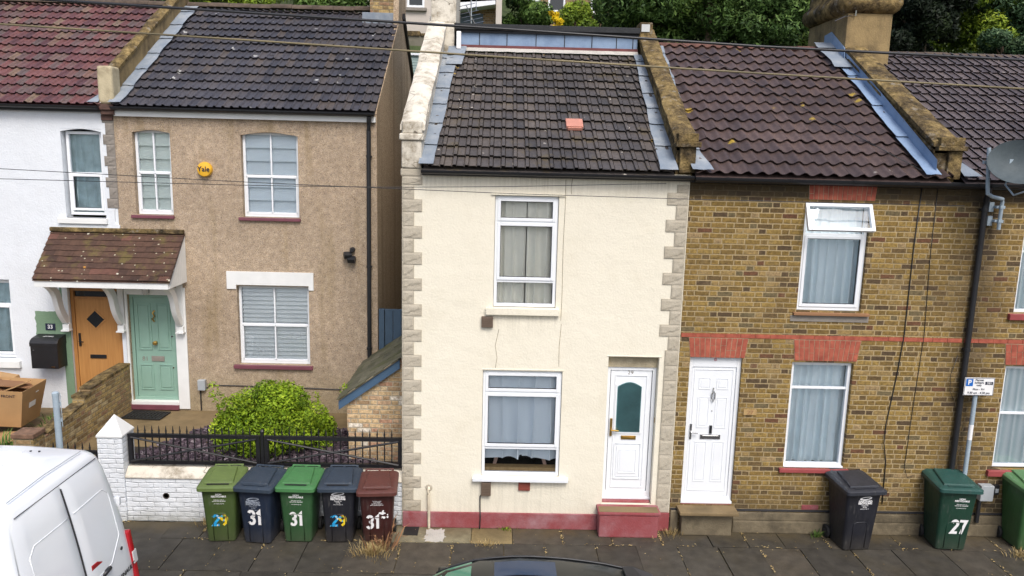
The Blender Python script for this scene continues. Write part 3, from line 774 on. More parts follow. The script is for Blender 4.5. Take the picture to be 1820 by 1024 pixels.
# faint ridges left in the render, a drip mould and cracks
mb = MB(); mb.box(-.13, .93, -.022, 0, 5.122, 5.142); mb.box(-.22, 1.0, -.010, 0, 2.525, 2.545); mb.box(1.64, 2.46, -.010, 0, 2.772, 2.785); mb.build('drip_mould', 'cream', ch, bevel=.004)
mb = MB()
for pts in ([(.93, -.002, 5.36), (.935, -.002, 5.0), (.925, -.002, 4.4), (.935, -.002, 3.7), (.93, -.002, 3.3)], [(.94, -.002, 3.25), (.92, -.002, 2.9), (.925, -.002, 2.6)], [(.02, -.002, 3.15), (-.03, -.002, 2.9), (.0, -.002, 2.72), (-.02, -.002, 2.56)], [(1.03, -.002, 5.42), (1.01, -.002, 5.25), (1.02, -.002, 5.16)]):
    mb.tube(pts, .0028, 4)
mb.build('render_crack', 'parapet', ch)
cw = window(ch, -.07, .84, 3.49, 5.11, .035, [(-.035, .805, 4.75, 5.08, 'sash'), (-.035, .805, 3.885, 4.725, 'sash'), (-.025, .795, 3.53, 3.85, 'fix')], sill=('cream', -.18, .90, 3.375, 3.478, -.065, .0))
cw2 = window(ch, -.20, .98, .85, 2.51, .035, [(-.165, .945, 2.185, 2.475, 'sash'), (-.165, .945, 1.31, 2.155, 'sash'), (-.155, .935, .89, 1.27, 'fix')], sill=('upvc', -.335, 1.125, .785, .838, -.085, .03))
mb = MB(); mb.box(-.16, .94, .115, .24, .86, .945); mb.build('inner_ledge', 'timber', cw2)
for x, a in ((.0, .12), (.78, -.14)): mb = MB(); mb.box(-.025, .025, .24, .29, -.1, .5); mb.build('inner_post', plain('pinkish_timber', (.45, .30, .25), .7, .1), cw2, tf=Matrix.Translation((x, 0, .95)) @ Matrix.Rotation(a*2, 4, 'Y'))
# door 29
mb = MB(); mb.frame(1.67, 2.42, .49, 2.58, .055, .12, .20, wb=.09); mb.box(1.66, 2.43, .105, .20, .455, .49); mb.build('door_frame', 'upvc', ch, bevel=.005)
mb = MB(); mb.box(1.735, 2.355, .135, .175, .585, 2.52)
mb.frame(1.80, 2.29, .64, 2.45, .012, .122, .136)
panel(mb, 1.83, 2.25, .78, 1.37, .135, .018, .014); panel(mb, 1.90, 2.18, .88, 1.27, .127, .012, .012)
arc = [(1.845+.36*k/10, 2.27+.075*math.sin(PI*k/10)) for k in range(11)]
outer = [(1.815, 1.52)]+[(1.815, 2.29)]+[(1.815+.42*k/10, 2.30+.085*math.sin(PI*k/10)) for k in range(11)]+[(2.235, 1.52)]
mb.prism(outer, 1, .121, .136); dl = mb.build('door', 'upvc', ch, bevel=.003)
mb = MB(); mb.prism([(1.85, 1.555)]+[(1.85+.35*k/10, 2.265+.07*math.sin(PI*k/10)) for k in range(11)]+[(2.20, 1.555)], 1, .116, .122); mb.build('pane', 'glass_dark', dl)
mb = MB(); mb.prism([(1.84, 1.545)]+[(1.84+.37*k/10, 2.27+.072*math.sin(PI*k/10)) for k in range(11)]+[(2.21, 1.545)], 1, .1185, .1215); mb.build('pane_backing', plain('frosted_backing', (.13, .27, .28), .3, .25, 3), dl)
mb = MB(); mb.box(1.752, 1.785, .11, .136, 1.48, 1.76); mb.tube([(1.768, .115, 1.585), (1.768, .075, 1.585), (1.88, .07, 1.58)], .013, 8); mb.build('handle', 'brass', dl, smooth=40)
mb = MB(); mb.box(1.93, 2.16, .122, .136, 1.425, 1.485); mb.box(1.955, 2.135, .116, .123, 1.44, 1.47); mb.build('letterbox', 'brass', dl, bevel=.004)
text(dl, '29', 2.03, .133, 2.485, .085, 'stone_dark', sx=1.1)
mb = MB(); mb.box(1.665, 2.425, .10, .2, 2.582, 2.765); mb.build('lintel_board', 'oldboard', ch)
mb = MB(); mb.box(2.419, 2.424, .06, .09, 1.72, 1.8); mb.build('door_bell', 'timber', ch)
# plinth and step
mb = MB(); mb.box(-1.40, 1.60, -.035, .0, 0, .255); mb.box(2.50, 2.715, -.035, 0, 0, .30); mb.build('plinth', 'red_paint', ch, bevel=.012)
mb = MB(); mb.box(1.60, 2.50, -.26, .0, 0, .36); mb.box(1.58, 2.53, -.275, .10, .36, .415); mb.box(1.67, 2.42, .05, .12, .415, .455); st = mb.build('doorstep', 'red_paint', ch, bevel=.02)
mb = MB(); mb.box(1.60, 2.50, -.262, -.08, .4155, .419); mb.build('worn_tread', 'concrete', st)
# quoins
z = .26; k = 0
while z < 5.33:
    h = .205 if k % 2 else .178
    z1 = min(z+h, 5.36)
    quoin(ch, -1.405, -1.12 if k % 2 == 0 else -1.235, z, z1, 0, 'stone', k); z = z1; k += 1
z = .30; k = 0
while z < 5.30:
    h = .21 if k % 2 else .178
    if z < 2.70: h = .235
    z1 = min(z+h, 5.33)
    xa = 2.50 if z < 2.66 else (2.40 if k % 2 == 0 else 2.535)
    quoin(ch, xa, 2.705, z, z1, 0, 'stone', 100+k); z = z1; k += 1
# roof
pc = 30
def profc(u): return 0 if u < .04 else .030 if u < .30 else 0 if u < .36 else .014 if u < .94 else 0
rc = tiles('roof', 'tile_cream', ch, (-1.10, -.95), (2.46, 2.50), -.13, 5.475, pc, 4.06, .290, .172, profc, 24, .040)
mb = MB(); mb.add([(-1.4, 3.5, 7.5), (2.7, 3.5, 7.5), (2.7, 7.7, 5.3), (-1.4, 7.7, 5.3)], [(0, 1, 2, 3)]); mb.build('rear_roof', 'felt', ch, fix=False)
tl = math.cos(R(pc))
flashing(rc, lambda t: (-1.16+.02*t, -.95+.035*t-.008*math.sin(t*3)), -.13, 5.475, pc, 3.9, seed=1, lift=.06)
flashing(rc, lambda t: (2.24+.03*t+.008*math.sin(t*4), 2.50), -.13, 5.475, pc, 4.0, seed=2, lift=.06)
flashing(rc, lambda t: (-1.0, -.72+.06*t), 2.75, 7.14, pc, .80, seed=8, seg=.45, lift=.075)
mb = MB(); vs = []
for i in range(61):
    x = -.85+3.3*i/60; e = .02*mnoise.noise((x*6, 0, 0)); vs += [(x, 3.31+e, 7.525+e*.5), (x, 3.40, 7.575), (x, 3.46, 7.625)]
mb.add(vs, [(3*i+q, 3*i+3+q, 3*i+4+q, 3*i+1+q) for i in range(60) for q in (0, 1)]); mb.build('mortar_fillet', 'conc_pale', rc, fix=False)
mb = MB(); mb.box(1.0, 1.26, -.11, .14, .02, .10); mb.box(1.02, 1.24, -.13, -.11, .03, .085)
vt = mb.build('vent_tile', 'pink_tile', rc, bevel=.012, tf=Matrix.Translation((-.02, .98, 5.475+.98*math.tan(R(pc))+.075)) @ Matrix.Rotation(R(pc), 4, 'X'))
# dormer with lead cladding and flat roof
mb = MB(); mb.box(-.86, 2.44, 3.46, 7.4, 7.55, 7.90); dm = mb.build('dormer', 'lead_blue', ch)
for x in (-.45, .05, .58, 1.1, 1.6, 2.05, 2.35): mb = MB(); mb.box(x, x+.014, 3.450, 3.46, 7.64, 7.87); mb.build('lead_seam', 'felt', dm)
mb = MB(); mb.box(-.86, 2.45, 3.43, 3.458, 7.60, 7.648); mb.build('red_batten', plain('dull_red_timber', (.14, .04, .04), .7, .2, 9), dm)
mb = MB(); mb.box(-.88, 2.47, 3.36, 7.5, 7.91, 8.01); mb.box(-.86, 2.45, 3.41, 3.46, 7.86, 7.91); mb.build('flat_roof', 'felt', dm, bevel=.01)
# left parapet, kneeler, chimney
pw = parapet(ch, -1.40, -1.13, .0, 3.75, 5.55, 6.10, 29.5, 'white_old', shear=.06, copmat='white_old')
mb = MB(); mb.box(-1.415, -1.13, -.035, .22, 5.47, 5.86); mb.box(-1.445, -1.10, -.065, .24, 5.86, 5.955); mb.box(-1.405, -1.125, -.03, .24, 5.955, 6.13); mb.build('kneeler', 'white_old', pw, bevel=.03, seg=3)
mb = MB(); mb.box(-1.43, -1.13, -.02, .06, 5.36, 5.468); mb.build('kneeler_base', 'stone', pw, bevel=.02)
mb = MB(); mb.box(-1.36, -.90, 3.42, 4.75, 7.05, 8.02); mb.box(-1.33, -.87, 3.44, 4.75, 8.02, 10.4); cn = mb.build('chimney', 'white_old', ch, bevel=.03)
mb = MB(); mb.box(-1.40, -.84, 3.38, 4.8, 10.4, 10.7); mb.build('chimney_cap', 'white_old', cn, bevel=.03)
# right parapet shared with the brick house
pr = parapet(ch, 2.50, 2.745, .0, 3.72, 5.55, 6.0, 29.2, 'parapet', copmat='parapet')
mb = MB(); mb.box(2.54, 2.77, -.03, .2, 5.50, 5.86); mb.box(2.47, 2.83, -.075, .24, 5.86, 5.935); mb.box(2.50, 2.79, -.05, .25, 5.935, 6.055); mb.build('kneeler', 'parapet', pr, bevel=.012)
mb = MB(); mb.box(2.46, 2.70, 3.40, 3.8, 7.85, 8.12); mb.build('coping_block', 'parapet', pr, bevel=.03)
mb = MB(); mb.box(2.49, 2.64, 3.385, 3.398, 7.95, 8.08); mb.build('foil_patch', 'chrome', pr)
gutter(ch, -1.12, 2.74, -.135, 5.455)
mb = MB(); mb.box(-1.12, 2.7, -.07, .02, 5.38, 5.465); mb.build('fascia', 'black_plastic', ch)

# ------------------------------------------------------------------ brick house (27) and its right-hand neighbour
def brick_front(h, x0, x1, holes, mat):
    mb = MB(); wall_holes(mb, x0, x1, 0, 5.46, 0, .24, holes)
    gable(mb, x0+.01, .24, 7.6, 0, 5.46, 3.85, 7.65); gable(mb, x1-.01, .24, 7.6, 0, 5.46, 3.85, 7.65)
    mb.add([(x0, 7.6, 0), (x1, 7.6, 0), (x1, 7.6, 5.46), (x0, 7.6, 5.46)], [(0, 1, 2, 3)])
    mb.build('wall', mat, h, fix=False)
    mb = MB(); mb.add([(x0, 3.83, 7.68), (x1, 3.83, 7.68), (x1, 7.75, 5.4), (x0, 7.75, 5.4)], [(0, 1, 2, 3)]); mb.build('rear_roof', 'felt', h, fix=False)
    # red string course broken into single bricks
    mb = MB(); x = x0+.01
    while x < x1-.02:
        xe = min(x+.222, x1-.004); mb.box(x, xe-.006, -.008, .004, 3.092, 3.152); x = xe
    mb.build('string_course', 'brick_red', h)
bh = thing('brick_house', 'yellow stock brick house with a white panelled door and open top window', 'house', (4.8, 0, 0))
holes = [(4.415, 5.375, 3.525, 5.13), (4.425, 5.355, 1.075, 2.74), (2.885, 3.675, .44, 2.785)]
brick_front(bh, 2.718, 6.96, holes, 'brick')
soldier(bh, 4.45, 5.41, 5.165, 5.385, 0, 14, 3, .015)
soldier(bh, 4.45, 5.39, 2.765, 3.085, 0, 13, 4, .035)
soldier(bh, 2.88, 3.70, 2.785, 3.085, 0, 11, 5, .035)
bw = window(bh, 4.42, 5.37, 3.53, 5.10, .05, [(4.46, 5.33, 4.69, 5.06, 'none'), (4.46, 5.33, 3.58, 4.64, 'sash')])
mb = MB(); mb.box(4.36, 5.49, -.06, .03, 3.465, 3.505); mb.build('sill', 'card_dark', bw, bevel=.005)
mb = MB(); mb.box(4.33, 5.50, -.012, .02, 3.365, 3.455); mb.build('under_sill', 'stone_dark', bw, bevel=.005)
mb = MB(); mb.frame(0, .97, -.42, 0, .05, -.03, .03); T = Matrix.Translation((4.41, .02, 5.105)) @ Matrix.Rotation(R(-27), 4, 'X')
sh = mb.build('open_sash', 'upvc', bw, bevel=.006, tf=T)
mb = MB(); mb.box(.045, .925, -.004, .004, -.375, -.045); mb.build('pane', 'glass', bw, tf=T)
bw2 = window(bh, 4.43, 5.35, 1.08, 2.735, .06, [(4.465, 5.315, 2.37, 2.70, 'fix'), (4.465, 5.315, 1.125, 2.31, 'fix')], sill=('red_sill', 4.36, 5.43, 1.0, 1.062, -.05, .06), fw=.05)
mb = MB(); mb.box(4.43, 5.35, .0, .06, 1.062, 1.1); mb.build('cill', 'upvc', bw2, bevel=.005)
# door 27
mb = MB(); mb.frame(2.885, 3.675, .49, 2.785, .06, .05, .13, wb=.07); mb.box(2.945, 3.615, .052, .13, 2.62, 2.725); mb.box(2.87, 3.69, .0, .13, .455, .495); mb.build('door_frame', 'upvc', bh, bevel=.005)
mb = MB(); mb.box(2.95, 3.61, .065, .105, .565, 2.615); mb.frame(2.985, 3.575, .64, 2.585, .010, .056, .066)
for (a, b) in ((3.06, 3.24), (3.33, 3.51)):
    panel(mb, a, b, 2.27, 2.45, .066); panel(mb, a, b, 1.66, 2.15, .066); panel(mb, a, b, .79, 1.44, .066)
d27 = mb.build('door', 'upvc', bh, bevel=.003)
mb = MB(); mb.tube([(3.285, .055, 2.30), (3.285, .05, 2.26), (3.262, .035, 2.21), (3.262, .035, 2.14), (3.285, .04, 2.08), (3.308, .035, 2.14), (3.308, .035, 2.21), (3.285, .05, 2.26)], .009, 7); mb.build('knocker', 'chrome', d27, smooth=50)
mb = MB(); mb.box(3.13, 3.44, .05, .066, 1.485, 1.555); mb.box(3.16, 3.41, .044, .051, 1.50, 1.54); mb.build('letterbox', 'chrome', d27, bevel=.004)
mb = MB(); mb.box(3.265, 3.305, .045, .066, 1.57, 1.70); mb.build('door_chain', 'black_plastic', d27, bevel=.004)
mb = MB(); mb.box(2.965, 2.995, .048, .066, 1.48, 1.72); mb.tube([(2.98, .05, 1.60), (2.98, .01, 1.60), (3.08, .005, 1.59)], .011, 8); mb.build('handle', 'chrome', d27, smooth=40)
mb = MB(); mb.lathe([(.008, 0), (.008, .01)], (3.285, .056, 1.93), 8, 1); mb.build('spyhole', 'black_plastic', d27)
text(bh, '@', 3.28, .048, 2.745, .05, 'red_print', 'sticker')
mb = MB(); mb.box(3.745, 3.945, -.018, .0, 1.90, 1.985); pl = mb.build('number_plaque', 'timber', bh, bevel=.004); text(pl, '27', 3.845, -.021, 1.942, .085, 'card_dark', sx=1.2)
# step, plinth
mb = MB(); mb.box(2.82, 3.72, -.27, .05, .375, .425); s27 = mb.build('doorstep', 'concrete', bh, bevel=.012)
mb = MB(); mb.box(2.88, 3.66, -.15, .0, 0, .374); mb.build('step_block', 'plinth', s27, bevel=.015)
mb = MB(); mb.box(2.89, 3.67, .005, .05, .425, .455); mb.build('red_riser', 'red_paint', s27)
mb = MB(); mb.box(2.73, 2.85, -.04, 0, 0, .345); mb.box(3.70, 6.95, -.055, 0, 0, .20); mb.box(3.70, 6.95, -.035, 0, .20, .335); mb.build('plinth', 'plinth', bh, bevel=.018)
mb = MB(); mb.box(2.73, 2.86, -.012, 0, .345, .375); mb.box(3.70, 6.95, -.012, 0, .345, .378); mb.build('slate_course', 'slate_dpc', bh)
mb = MB(); mb.box(4.77, 5.03, -.008, .01, .385, .46)
for k in range(6): mb.box(4.785+.04*k, 4.805+.04*k, -.011, -.008, .395, .45)
mb.build('air_brick', 'red_paint', bh)
def profb(u): return .045*(.5+.5*math.cos(2*PI*u))**1.25
rb = tiles('roof', 'tile_brick', bh, (2.76, 2.80), (6.42, 6.30), -.13, 5.475, 30.2, 4.55, .318, .205, profb, 12, .040)
ridge(rb, 2.80, 6.25, 3.84, 7.76, 'ridge_red')
flashing(rb, lambda t: (2.70, 2.86+.02*t+.14*max(0, .8-t)/.8+.010*math.sin(t*9)), -.13, 5.475, 30, 4.4, seed=3, lift=.075)
flashing(rb, lambda t: (6.02+.012*math.sin(t*3), 6.24), -.13, 5.475, 30, 3.7, seed=4, lift=.085, mat='lead_blue', seg=1.2)
mb = MB(); vs = []
for i in range(21):
    t = 3.9*i/20; y = -.1+t*.866; z = 5.53+t*.5; vs += [(6.20, y, z+.05), (6.195, y, z+.24)]
mb.add(vs, [(2*i, 2*i+2, 2*i+3, 2*i+1) for i in range(20)]); mb.build('flashing', 'lead_blue', rb, fix=False)
rz_ = lambda y: 5.475+(y+.13)*math.tan(R(30.2))
flashing(rb, lambda t: (5.86+.03*math.sin(t*5), 6.19), 2.95, rz_(2.95), 30.2, 1.1, seed=6, lift=.10, mat='lead', seg=.8, name='chimney_apron')
mb = MB(); mb.prism([(3.20, rz_(3.2)), (4.2, rz_(3.85)+.05), (4.2, rz_(3.85)+.30), (3.9, rz_(3.85)+.33), (3.26, rz_(3.26)+.30)], 0, 6.165, 6.178)
mb.box(6.165, 6.42, 3.262, 3.276, rz_(3.2)-.05, rz_(3.2)+.24); mb.prism([(3.02, rz_(3.02)+.09), (3.27, rz_(3.2)+.13), (3.27, rz_(3.2)+.15), (3.02, rz_(3.02)+.11)], 0, 6.12, 6.40)
mb.build('chimney_apron', 'lead_blue', rb)
pb = parapet(bh, 6.22, 6.54, .0, 3.45, 5.55, 6.05, 28, 'parapet', copmat='parapet')
mb = MB(); mb.box(6.40, 6.60, -.02, .22, 5.50, 5.90); mb.box(6.22, 6.64, -.07, .26, 5.90, 5.97); mb.box(6.25, 6.60, -.05, .27, 5.97, 6.09); mb.build('kneeler', 'parapet', pb, bevel=.012)
mb = MB(); mb.box(6.18, 7.00, 3.28, 5.05, 7.1, 8.36); cb = mb.build('chimney', 'parapet_ochre', bh, bevel=.02)
rings = []
for (e, z) in ((.02, 8.36), (.09, 8.42), (.13, 8.52), (.12, 8.63), (.06, 8.70), (.03, 8.74), (.03, 9.0)):
    x0, x1, y0, y1 = 6.18-e, 7.0+e, 3.28-e, 5.05+e; c = .05
    rings.append([(x0+c, y0, z), (x1-c, y0, z), (x1, y0+c, z), (x1, y1-c, z), (x1-c, y1, z), (x0+c, y1, z), (x0, y1-c, z), (x0, y0+c, z)])
mb = MB(); mb.loft(rings); mb.build('chimney_corbel', 'parapet', cb, smooth=50)
mb = MB(); mb.lathe([(.11, 9.0), (.13, 9.05), (.10, 9.1), (.09, 9.5), (.12, 9.55)], (6.45, 3.9, 0), 14); mb.build('chimney_pot', 'pink_tile', cb, smooth=40)
mb = MB(); mb.tube([(6.30, 3.24, 8.3), (6.32, 3.15, 9.4)], .014, 6); mb.tube([(6.05, 3.5, 8.25), (6.15, 3.3, 8.3), (6.3, 3.24, 8.32)], .006, 5); mb.build('aerial_pole', 'chrome', cb)
gutter(bh, 2.745, 6.95, -.14, 5.45, r=.07)
mb = MB(); mb.box(2.72, 6.95, -.07, .0, 5.37, 5.46); mb.build('fascia', 'black_plastic', bh)
downpipe(bh, [(6.97, -.14, 5.40), (6.97, -.13, 5.30), (6.99, -.07, 5.2), (6.995, -.06, 5.12), (7.0, -.055, 4), (7.01, -.055, .1)], .04, clips=[(6.995, -.06, 5.08), (7.0, -.055, 3.0)])

rh = thing('brick_house', 'stock brick house behind the parking sign at the right edge, with mauve roof', 'house', (9.0, 0, 0))
holes = [(7.66, 8.66, 3.56, 5.12), (7.66, 8.70, 1.10, 2.745), (9.5, 10.3, .44, 2.785)]
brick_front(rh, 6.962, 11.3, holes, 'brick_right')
soldier(rh, 7.64, 8.74, 2.765, 3.085, 0, 13, 7, .035); soldier(rh, 7.64, 8.70, 5.15, 5.385, 0, 13, 8, .02); soldier(rh, 9.5, 10.3, 2.785, 3.085, 0, 11, 9, .035)
window(rh, 7.665, 8.655, 3.565, 5.10, .05, [(7.71, 8.61, 4.5, 5.06, 'fix'), (7.71, 8.61, 3.61, 4.46, 'fix')], sill=('red_sill', 7.58, 8.75, 3.46, 3.55, -.06, .05))
window(rh, 7.665, 8.695, 1.125, 2.74, .05, [(7.71, 8.65, 2.03, 2.70, 'fix'), (7.71, 8.65, 1.17, 1.97, 'fix')], sill=('red_sill', 7.58, 8.78, 1.0, 1.09, -.06, .05))
mb = MB(); mb.box(9.5, 10.3, .06, .12, .44, 2.785); mb.build('door', 'blue_gate', rh)
mb = MB(); mb.box(6.97, 11.3, -.055, 0, 0, .20); mb.box(6.97, 11.3, -.035, 0, .20, .335); mb.build('plinth', 'plinth', rh, bevel=.018)
mb = MB(); mb.box(6.97, 11.3, -.012, 0, .345, .378); mb.build('slate_course', 'slate_dpc', rh)
def proft(u): return .030 if u < .2 else 0 if u < .9 else .008
rr_ = tiles('roof', 'tile_right', rh, (6.62, 6.62), (11.4, 11.4), -.13, 5.475, 30, 4.6, .31, .165, proft, 14, .040)
ridge(rr_, 7.02, 11.4, 3.86, 7.72, 'ridge')
mb = MB(); mb.add([(6.60, -.12, 5.55), (6.84, -.16, 5.555), (6.66, .25, 5.80), (6.60, .25, 5.80)], [(0, 1, 2, 3)]); mb.build('flashing', 'lead', rr_, fix=False)
gutter(rh, 6.96, 11.3, -.15, 5.455, r=.06)
mb = MB(); mb.box(6.96, 11.3, -.07, 0, 5.37, 5.46); mb.build('fascia', 'black_plastic', rh)

# ------------------------------------------------------------------ tan house
YF = 3.0
th = thing('tan_house', 'tan pebbledashed house with a sage green door and grey tiled roof', 'house', (-4.6, YF, .75))
holes = [(-6.615, -5.945, 4.455, 5.975), (-4.685, -3.665, 4.455, 5.985), (-4.855, -3.525, 1.675, 3.18), (-6.88, -6.02, .80, 2.97)]
mb = MB(); wall_holes(mb, -6.945, -2.25, .6, 6.36, YF, .22, holes)
gable(mb, -6.93, YF+.22, 10, .6, 6.36, 6.5, 8.62); mb.add([(-6.9, 10, .6), (-2.25, 10, .6), (-2.25, 10, 6.36), (-6.9, 10, 6.36)], [(0, 1, 2, 3)])
mb.build('wall', 'pebble', th, fix=False)
mb = MB(); N = 12; vs = []
prof = [(YF+.012, 6.36)]+[(YF+.1+3.4*k/8, 6.47+(8.72-6.47)*k/8) for k in range(9)]+[(6.6, 8.72), (10.05, 6.42), (10.05, .6), (YF+.012, .6)]
mb.prism(prof, 0, -2.32, -2.247); mb.build('side_wall', 'pebble_side', th)
def arch(house, x0, x1, z1, y, rise, mat):
    mb = MB(); n = 10; pts = [(x0, z1-.001), (x0, z1-rise)]+[(x0+(x1-x0)*k/n, z1-rise+rise*.92*math.sin(PI*k/n)) for k in range(1, n)]+[(x1, z1-rise), (x1, z1-.001)]
    mb.prism(pts, 1, y+.004, y+.2); mb.build('arch_head', mat, house)
arch(th, -6.615, -5.945, 5.975, YF, .05, 'pebble'); arch(th, -4.685, -3.665, 5.985, YF, .06, 'pebble')
def sashwin(x0, x1, z0, z1, zm, sill):
    xm = (x0+x1)/2
    return window(th, x0, x1, z0, z1, YF+.09, [(x0+.045, x1-.045, zm, z1-.045, 'fix'), (x0+.045, x1-.045, z0+.06, zm-.03, 'fix')], fw=.045, mat='upvc', sill=sill,
        bars=[(xm-.013, xm+.013, z0+.06, zm-.03), (xm-.013, xm+.013, zm, z1-.045), (x0+.045, x0+.068, z0+.06, zm-.03), (x1-.068, x1-.045, z0+.06, zm-.03), (x0+.045, x1-.045, z0+.045, z0+.085), (x0+.045, x1-.045, zm-.05, zm-.005)])
sashwin(-6.61, -5.95, 4.46, 5.97, 5.24, ('purple_sill', -6.70, -5.93, 4.395, 4.452, YF-.05, YF+.09))
sashwin(-4.68, -3.67, 4.46, 5.98, 5.22, ('purple_sill', -4.76, -3.64, 4.395, 4.452, YF-.05, YF+.09))
sashwin(-4.85, -3.53, 1.68, 3.175, 2.45, ('purple_sill', -4.95, -3.47, 1.60, 1.672, YF-.06, YF+.09))
mb = MB(); mb.prism([(-5.03, 3.12), (-4.86, 3.12), (-4.86, 3.20), (-3.52, 3.20), (-3.52, 3.12), (-3.43, 3.12), (-3.43, 3.45), (-5.03, 3.45)], 1, YF-.025, YF+.02); mb.build('lintel', 'upvc_old', th, bevel=.004)
# sage door 81 and its white surround
mb = MB(); mb.box(-6.93, -6.885, YF-.03, YF+.1, .82, 3.12); mb.box(-6.015, -5.81, YF-.03, YF+.0, .78, 3.12); mb.box(-6.885, -6.015, YF-.03, YF+.1, 2.975, 3.12); mb.box(-6.9, -6.015, YF-.05, YF+.1, .86, .925); mb.build('door_surround', 'upvc_old', th, bevel=.006)
mb = MB(); mb.box(-6.93, -6.01, YF-.07, YF+.1, .765, .86); mb.build('doorstep', 'purple_sill', th, bevel=.01)
mb = MB(); mb.frame(-6.88, -6.02, .925, 2.97, .06, YF+.06, YF+.13); mb.build('door_frame', 'sage', th, bevel=.005)
mb = MB(); mb.box(-6.815, -6.085, YF+.08, YF+.12, .94, 2.905)
for (a, b) in ((-6.76, -6.50), (-6.40, -6.14)):
    panel(mb, a, b, 1.90, 2.80, YF+.081, .022, .016); panel(mb, a, b, 1.12, 1.62, YF+.081, .022, .016)
d81 = mb.build('door', 'sage', th, bevel=.004)
mb = MB(); mb.tube([(-6.43, YF+.07, 2.66), (-6.45, YF+.04, 2.62), (-6.42, YF+.04, 2.56), (-6.46, YF+.04, 2.50), (-6.43, YF+.05, 2.45)], .016, 7); mb.build('knocker', 'brass', d81, smooth=50)
mb = MB(); mb.lathe([(.03, .0), (.02, -.03), (.042, -.05), (.04, -.075), (.015, -.085)], (-6.43, YF+.08, 2.045), 14, 1); mb.build('door_knob', 'brass', d81, smooth=50)
mb = MB(); mb.box(-6.53, -6.29, YF+.066, YF+.082, 1.68, 1.78); mb.box(-6.49, -6.33, YF+.062, YF+.067, 1.71, 1.75); mb.build('letterbox', 'stone_dark', d81, bevel=.004)
mb = MB(); mb.lathe([(.017, 0), (.017, -.015)], (-6.125, YF+.08, 2.17), 10, 1); mb.lathe([(.014, 0), (.014, -.012)], (-6.125, YF+.08, 1.56), 10, 1); mb.build('lock', 'chrome', d81)
text(d81, '81', -6.65, YF+.076, 1.725, .12, 'stone_dark')
# roof
def proftan(u): return .032*math.sin(PI*u/.42) if u < .42 else 0
rt = tiles('roof', 'tile_tan', th, (-6.86, -6.86), (-2.26, -2.26), 2.86, 6.36, 32.6, 4.30, .318, .15, proftan, 10, .044)
ridge(rt, -6.86, -2.9, 6.50, 8.72, 'ridge', .13)
mb = MB(); mb.add([(-6.9, 6.48, 8.66), (-2.24, 6.48, 8.66), (-2.24, 10.2, 6.32), (-6.9, 10.2, 6.32)], [(0, 1, 2, 3)])
mb.build('rear_roof', 'felt', th, fix=False)
mb = MB(); mb.prism([(6.62, 8.70), (10.2, 6.40), (10.2, 6.28), (6.62, 8.58)], 0, -2.25, -2.19); mb.build('bargeboard', 'black_plastic', th)
flashing(rt, lambda t: (-6.92, -6.70+.02*t+.012*math.sin(t*5)), 2.86, 6.36, 32.6, 4.2, seed=5, lift=.07)
mb = MB(); mb.box(-2.86, -2.36, 6.05, 7.1, 8.3, 10.6); ct = mb.build('chimney', 'brick_old', th)
mb = MB(); mb.prism([(5.9, 8.2), (7.2, 8.2), (7.2, 10.7), (6.05, 10.7), (6.05, 8.9)], 0, -2.358, -2.246); mb.build('chimney_render', 'pebble_side', ct)
mb = MB(); mb.box(-3.02, -2.34, 5.99, 6.05, 8.32, 8.60); mb.box(-3.0, -2.34, 5.72, 5.99, 8.30, 8.34, T=Matrix.Translation((0, 6.0, 8.36)) @ Matrix.Rotation(R(32), 4, 'X') @ Matrix.Translation((0, -6.0, -8.34))); mb.build('flashing', 'lead', ct, bevel=.008)
gutter(th, -6.88, -2.27, 2.85, 6.36, r=.06)
mb = MB(); mb.box(-6.88, -2.26, 2.93, 3.0, 6.20, 6.30); mb.build('fascia', 'upvc_old', th, bevel=.004)
downpipe(th, [(-2.36, 2.86, 6.30), (-2.37, 2.9, 6.2), (-2.38, 2.94, 6.05), (-2.39, 2.94, 4), (-2.40, 2.94, .8)], .04, clips=[(-2.38, 2.94, 5.6), (-2.39, 2.94, 3.6), (-2.40, 2.94, 2.05)])

# ------------------------------------------------------------------ white house
wh = thing('white_house', 'white rendered house with an oak door and red tiled roof', 'house', (-9, YF, .75))
holes = [(-7.885, -7.165, 4.37, 5.965), (-10.3, -9.03, 1.68, 3.2), (-7.97, -7.02, .85, 3.08)]
mb = MB(); wall_holes(mb, -13.0, -6.948, .6, 6.36, YF, .22, holes)
gable(mb, -12.98, YF+.22, 10, .6, 6.36, 6.5, 8.62); gable(mb, -6.96, YF+.22, 10, .6, 6.36, 6.5, 8.62)
mb.add([(-13, 10, .6), (-6.95, 10, .6), (-6.95, 10, 6.36), (-13, 10, 6.36)], [(0, 1, 2, 3)]); mb.build('wall', 'white_render', wh, fix=False)
arch(wh, -7.885, -7.165, 5.965, YF, .05, 'white_render')
ww = window(wh, -7.85, -7.2, 4.42, 5.92, YF+.10, [(-7.81, -7.24, 5.21, 5.88, 'fix'), (-7.81, -7.24, 4.50, 5.16, 'sash')], fw=.05, sill=('upvc_old', -8.02, -7.13, 4.27, 4.37, YF-.07, YF+.1))
mb = MB(); mb.prism([(-8.1, 4.17), (-6.92, 4.17), (-6.92, 4.25), (-7.0, 4.30), (-7.0, 4.55), (-7.13, 4.55), (-7.13, 4.26), (-8.02, 4.26)], 1, YF-.03, YF+.0); mb.build('rendered_ledge', 'white_render', wh, bevel=.01)
window(wh, -10.26, -9.04, 1.70, 3.17, YF+.10, [(-10.22, -9.08, 2.75, 3.13, 'fix'), (-10.22, -9.08, 1.76, 2.70, 'sash')], fw=.05, sill=('upvc_old', -10.4, -8.93, 1.53, 1.66, YF-.07, YF+.1))
z = 4.56; k = 0
while z < 6.08:
    h = .175 if k % 2 == 0 else .205; quoin(wh, -7.13 if k % 2 == 0 else -7.08, -6.925, z, z+h, YF, 'stone_dark', 300+k, .012); z += h; k += 1
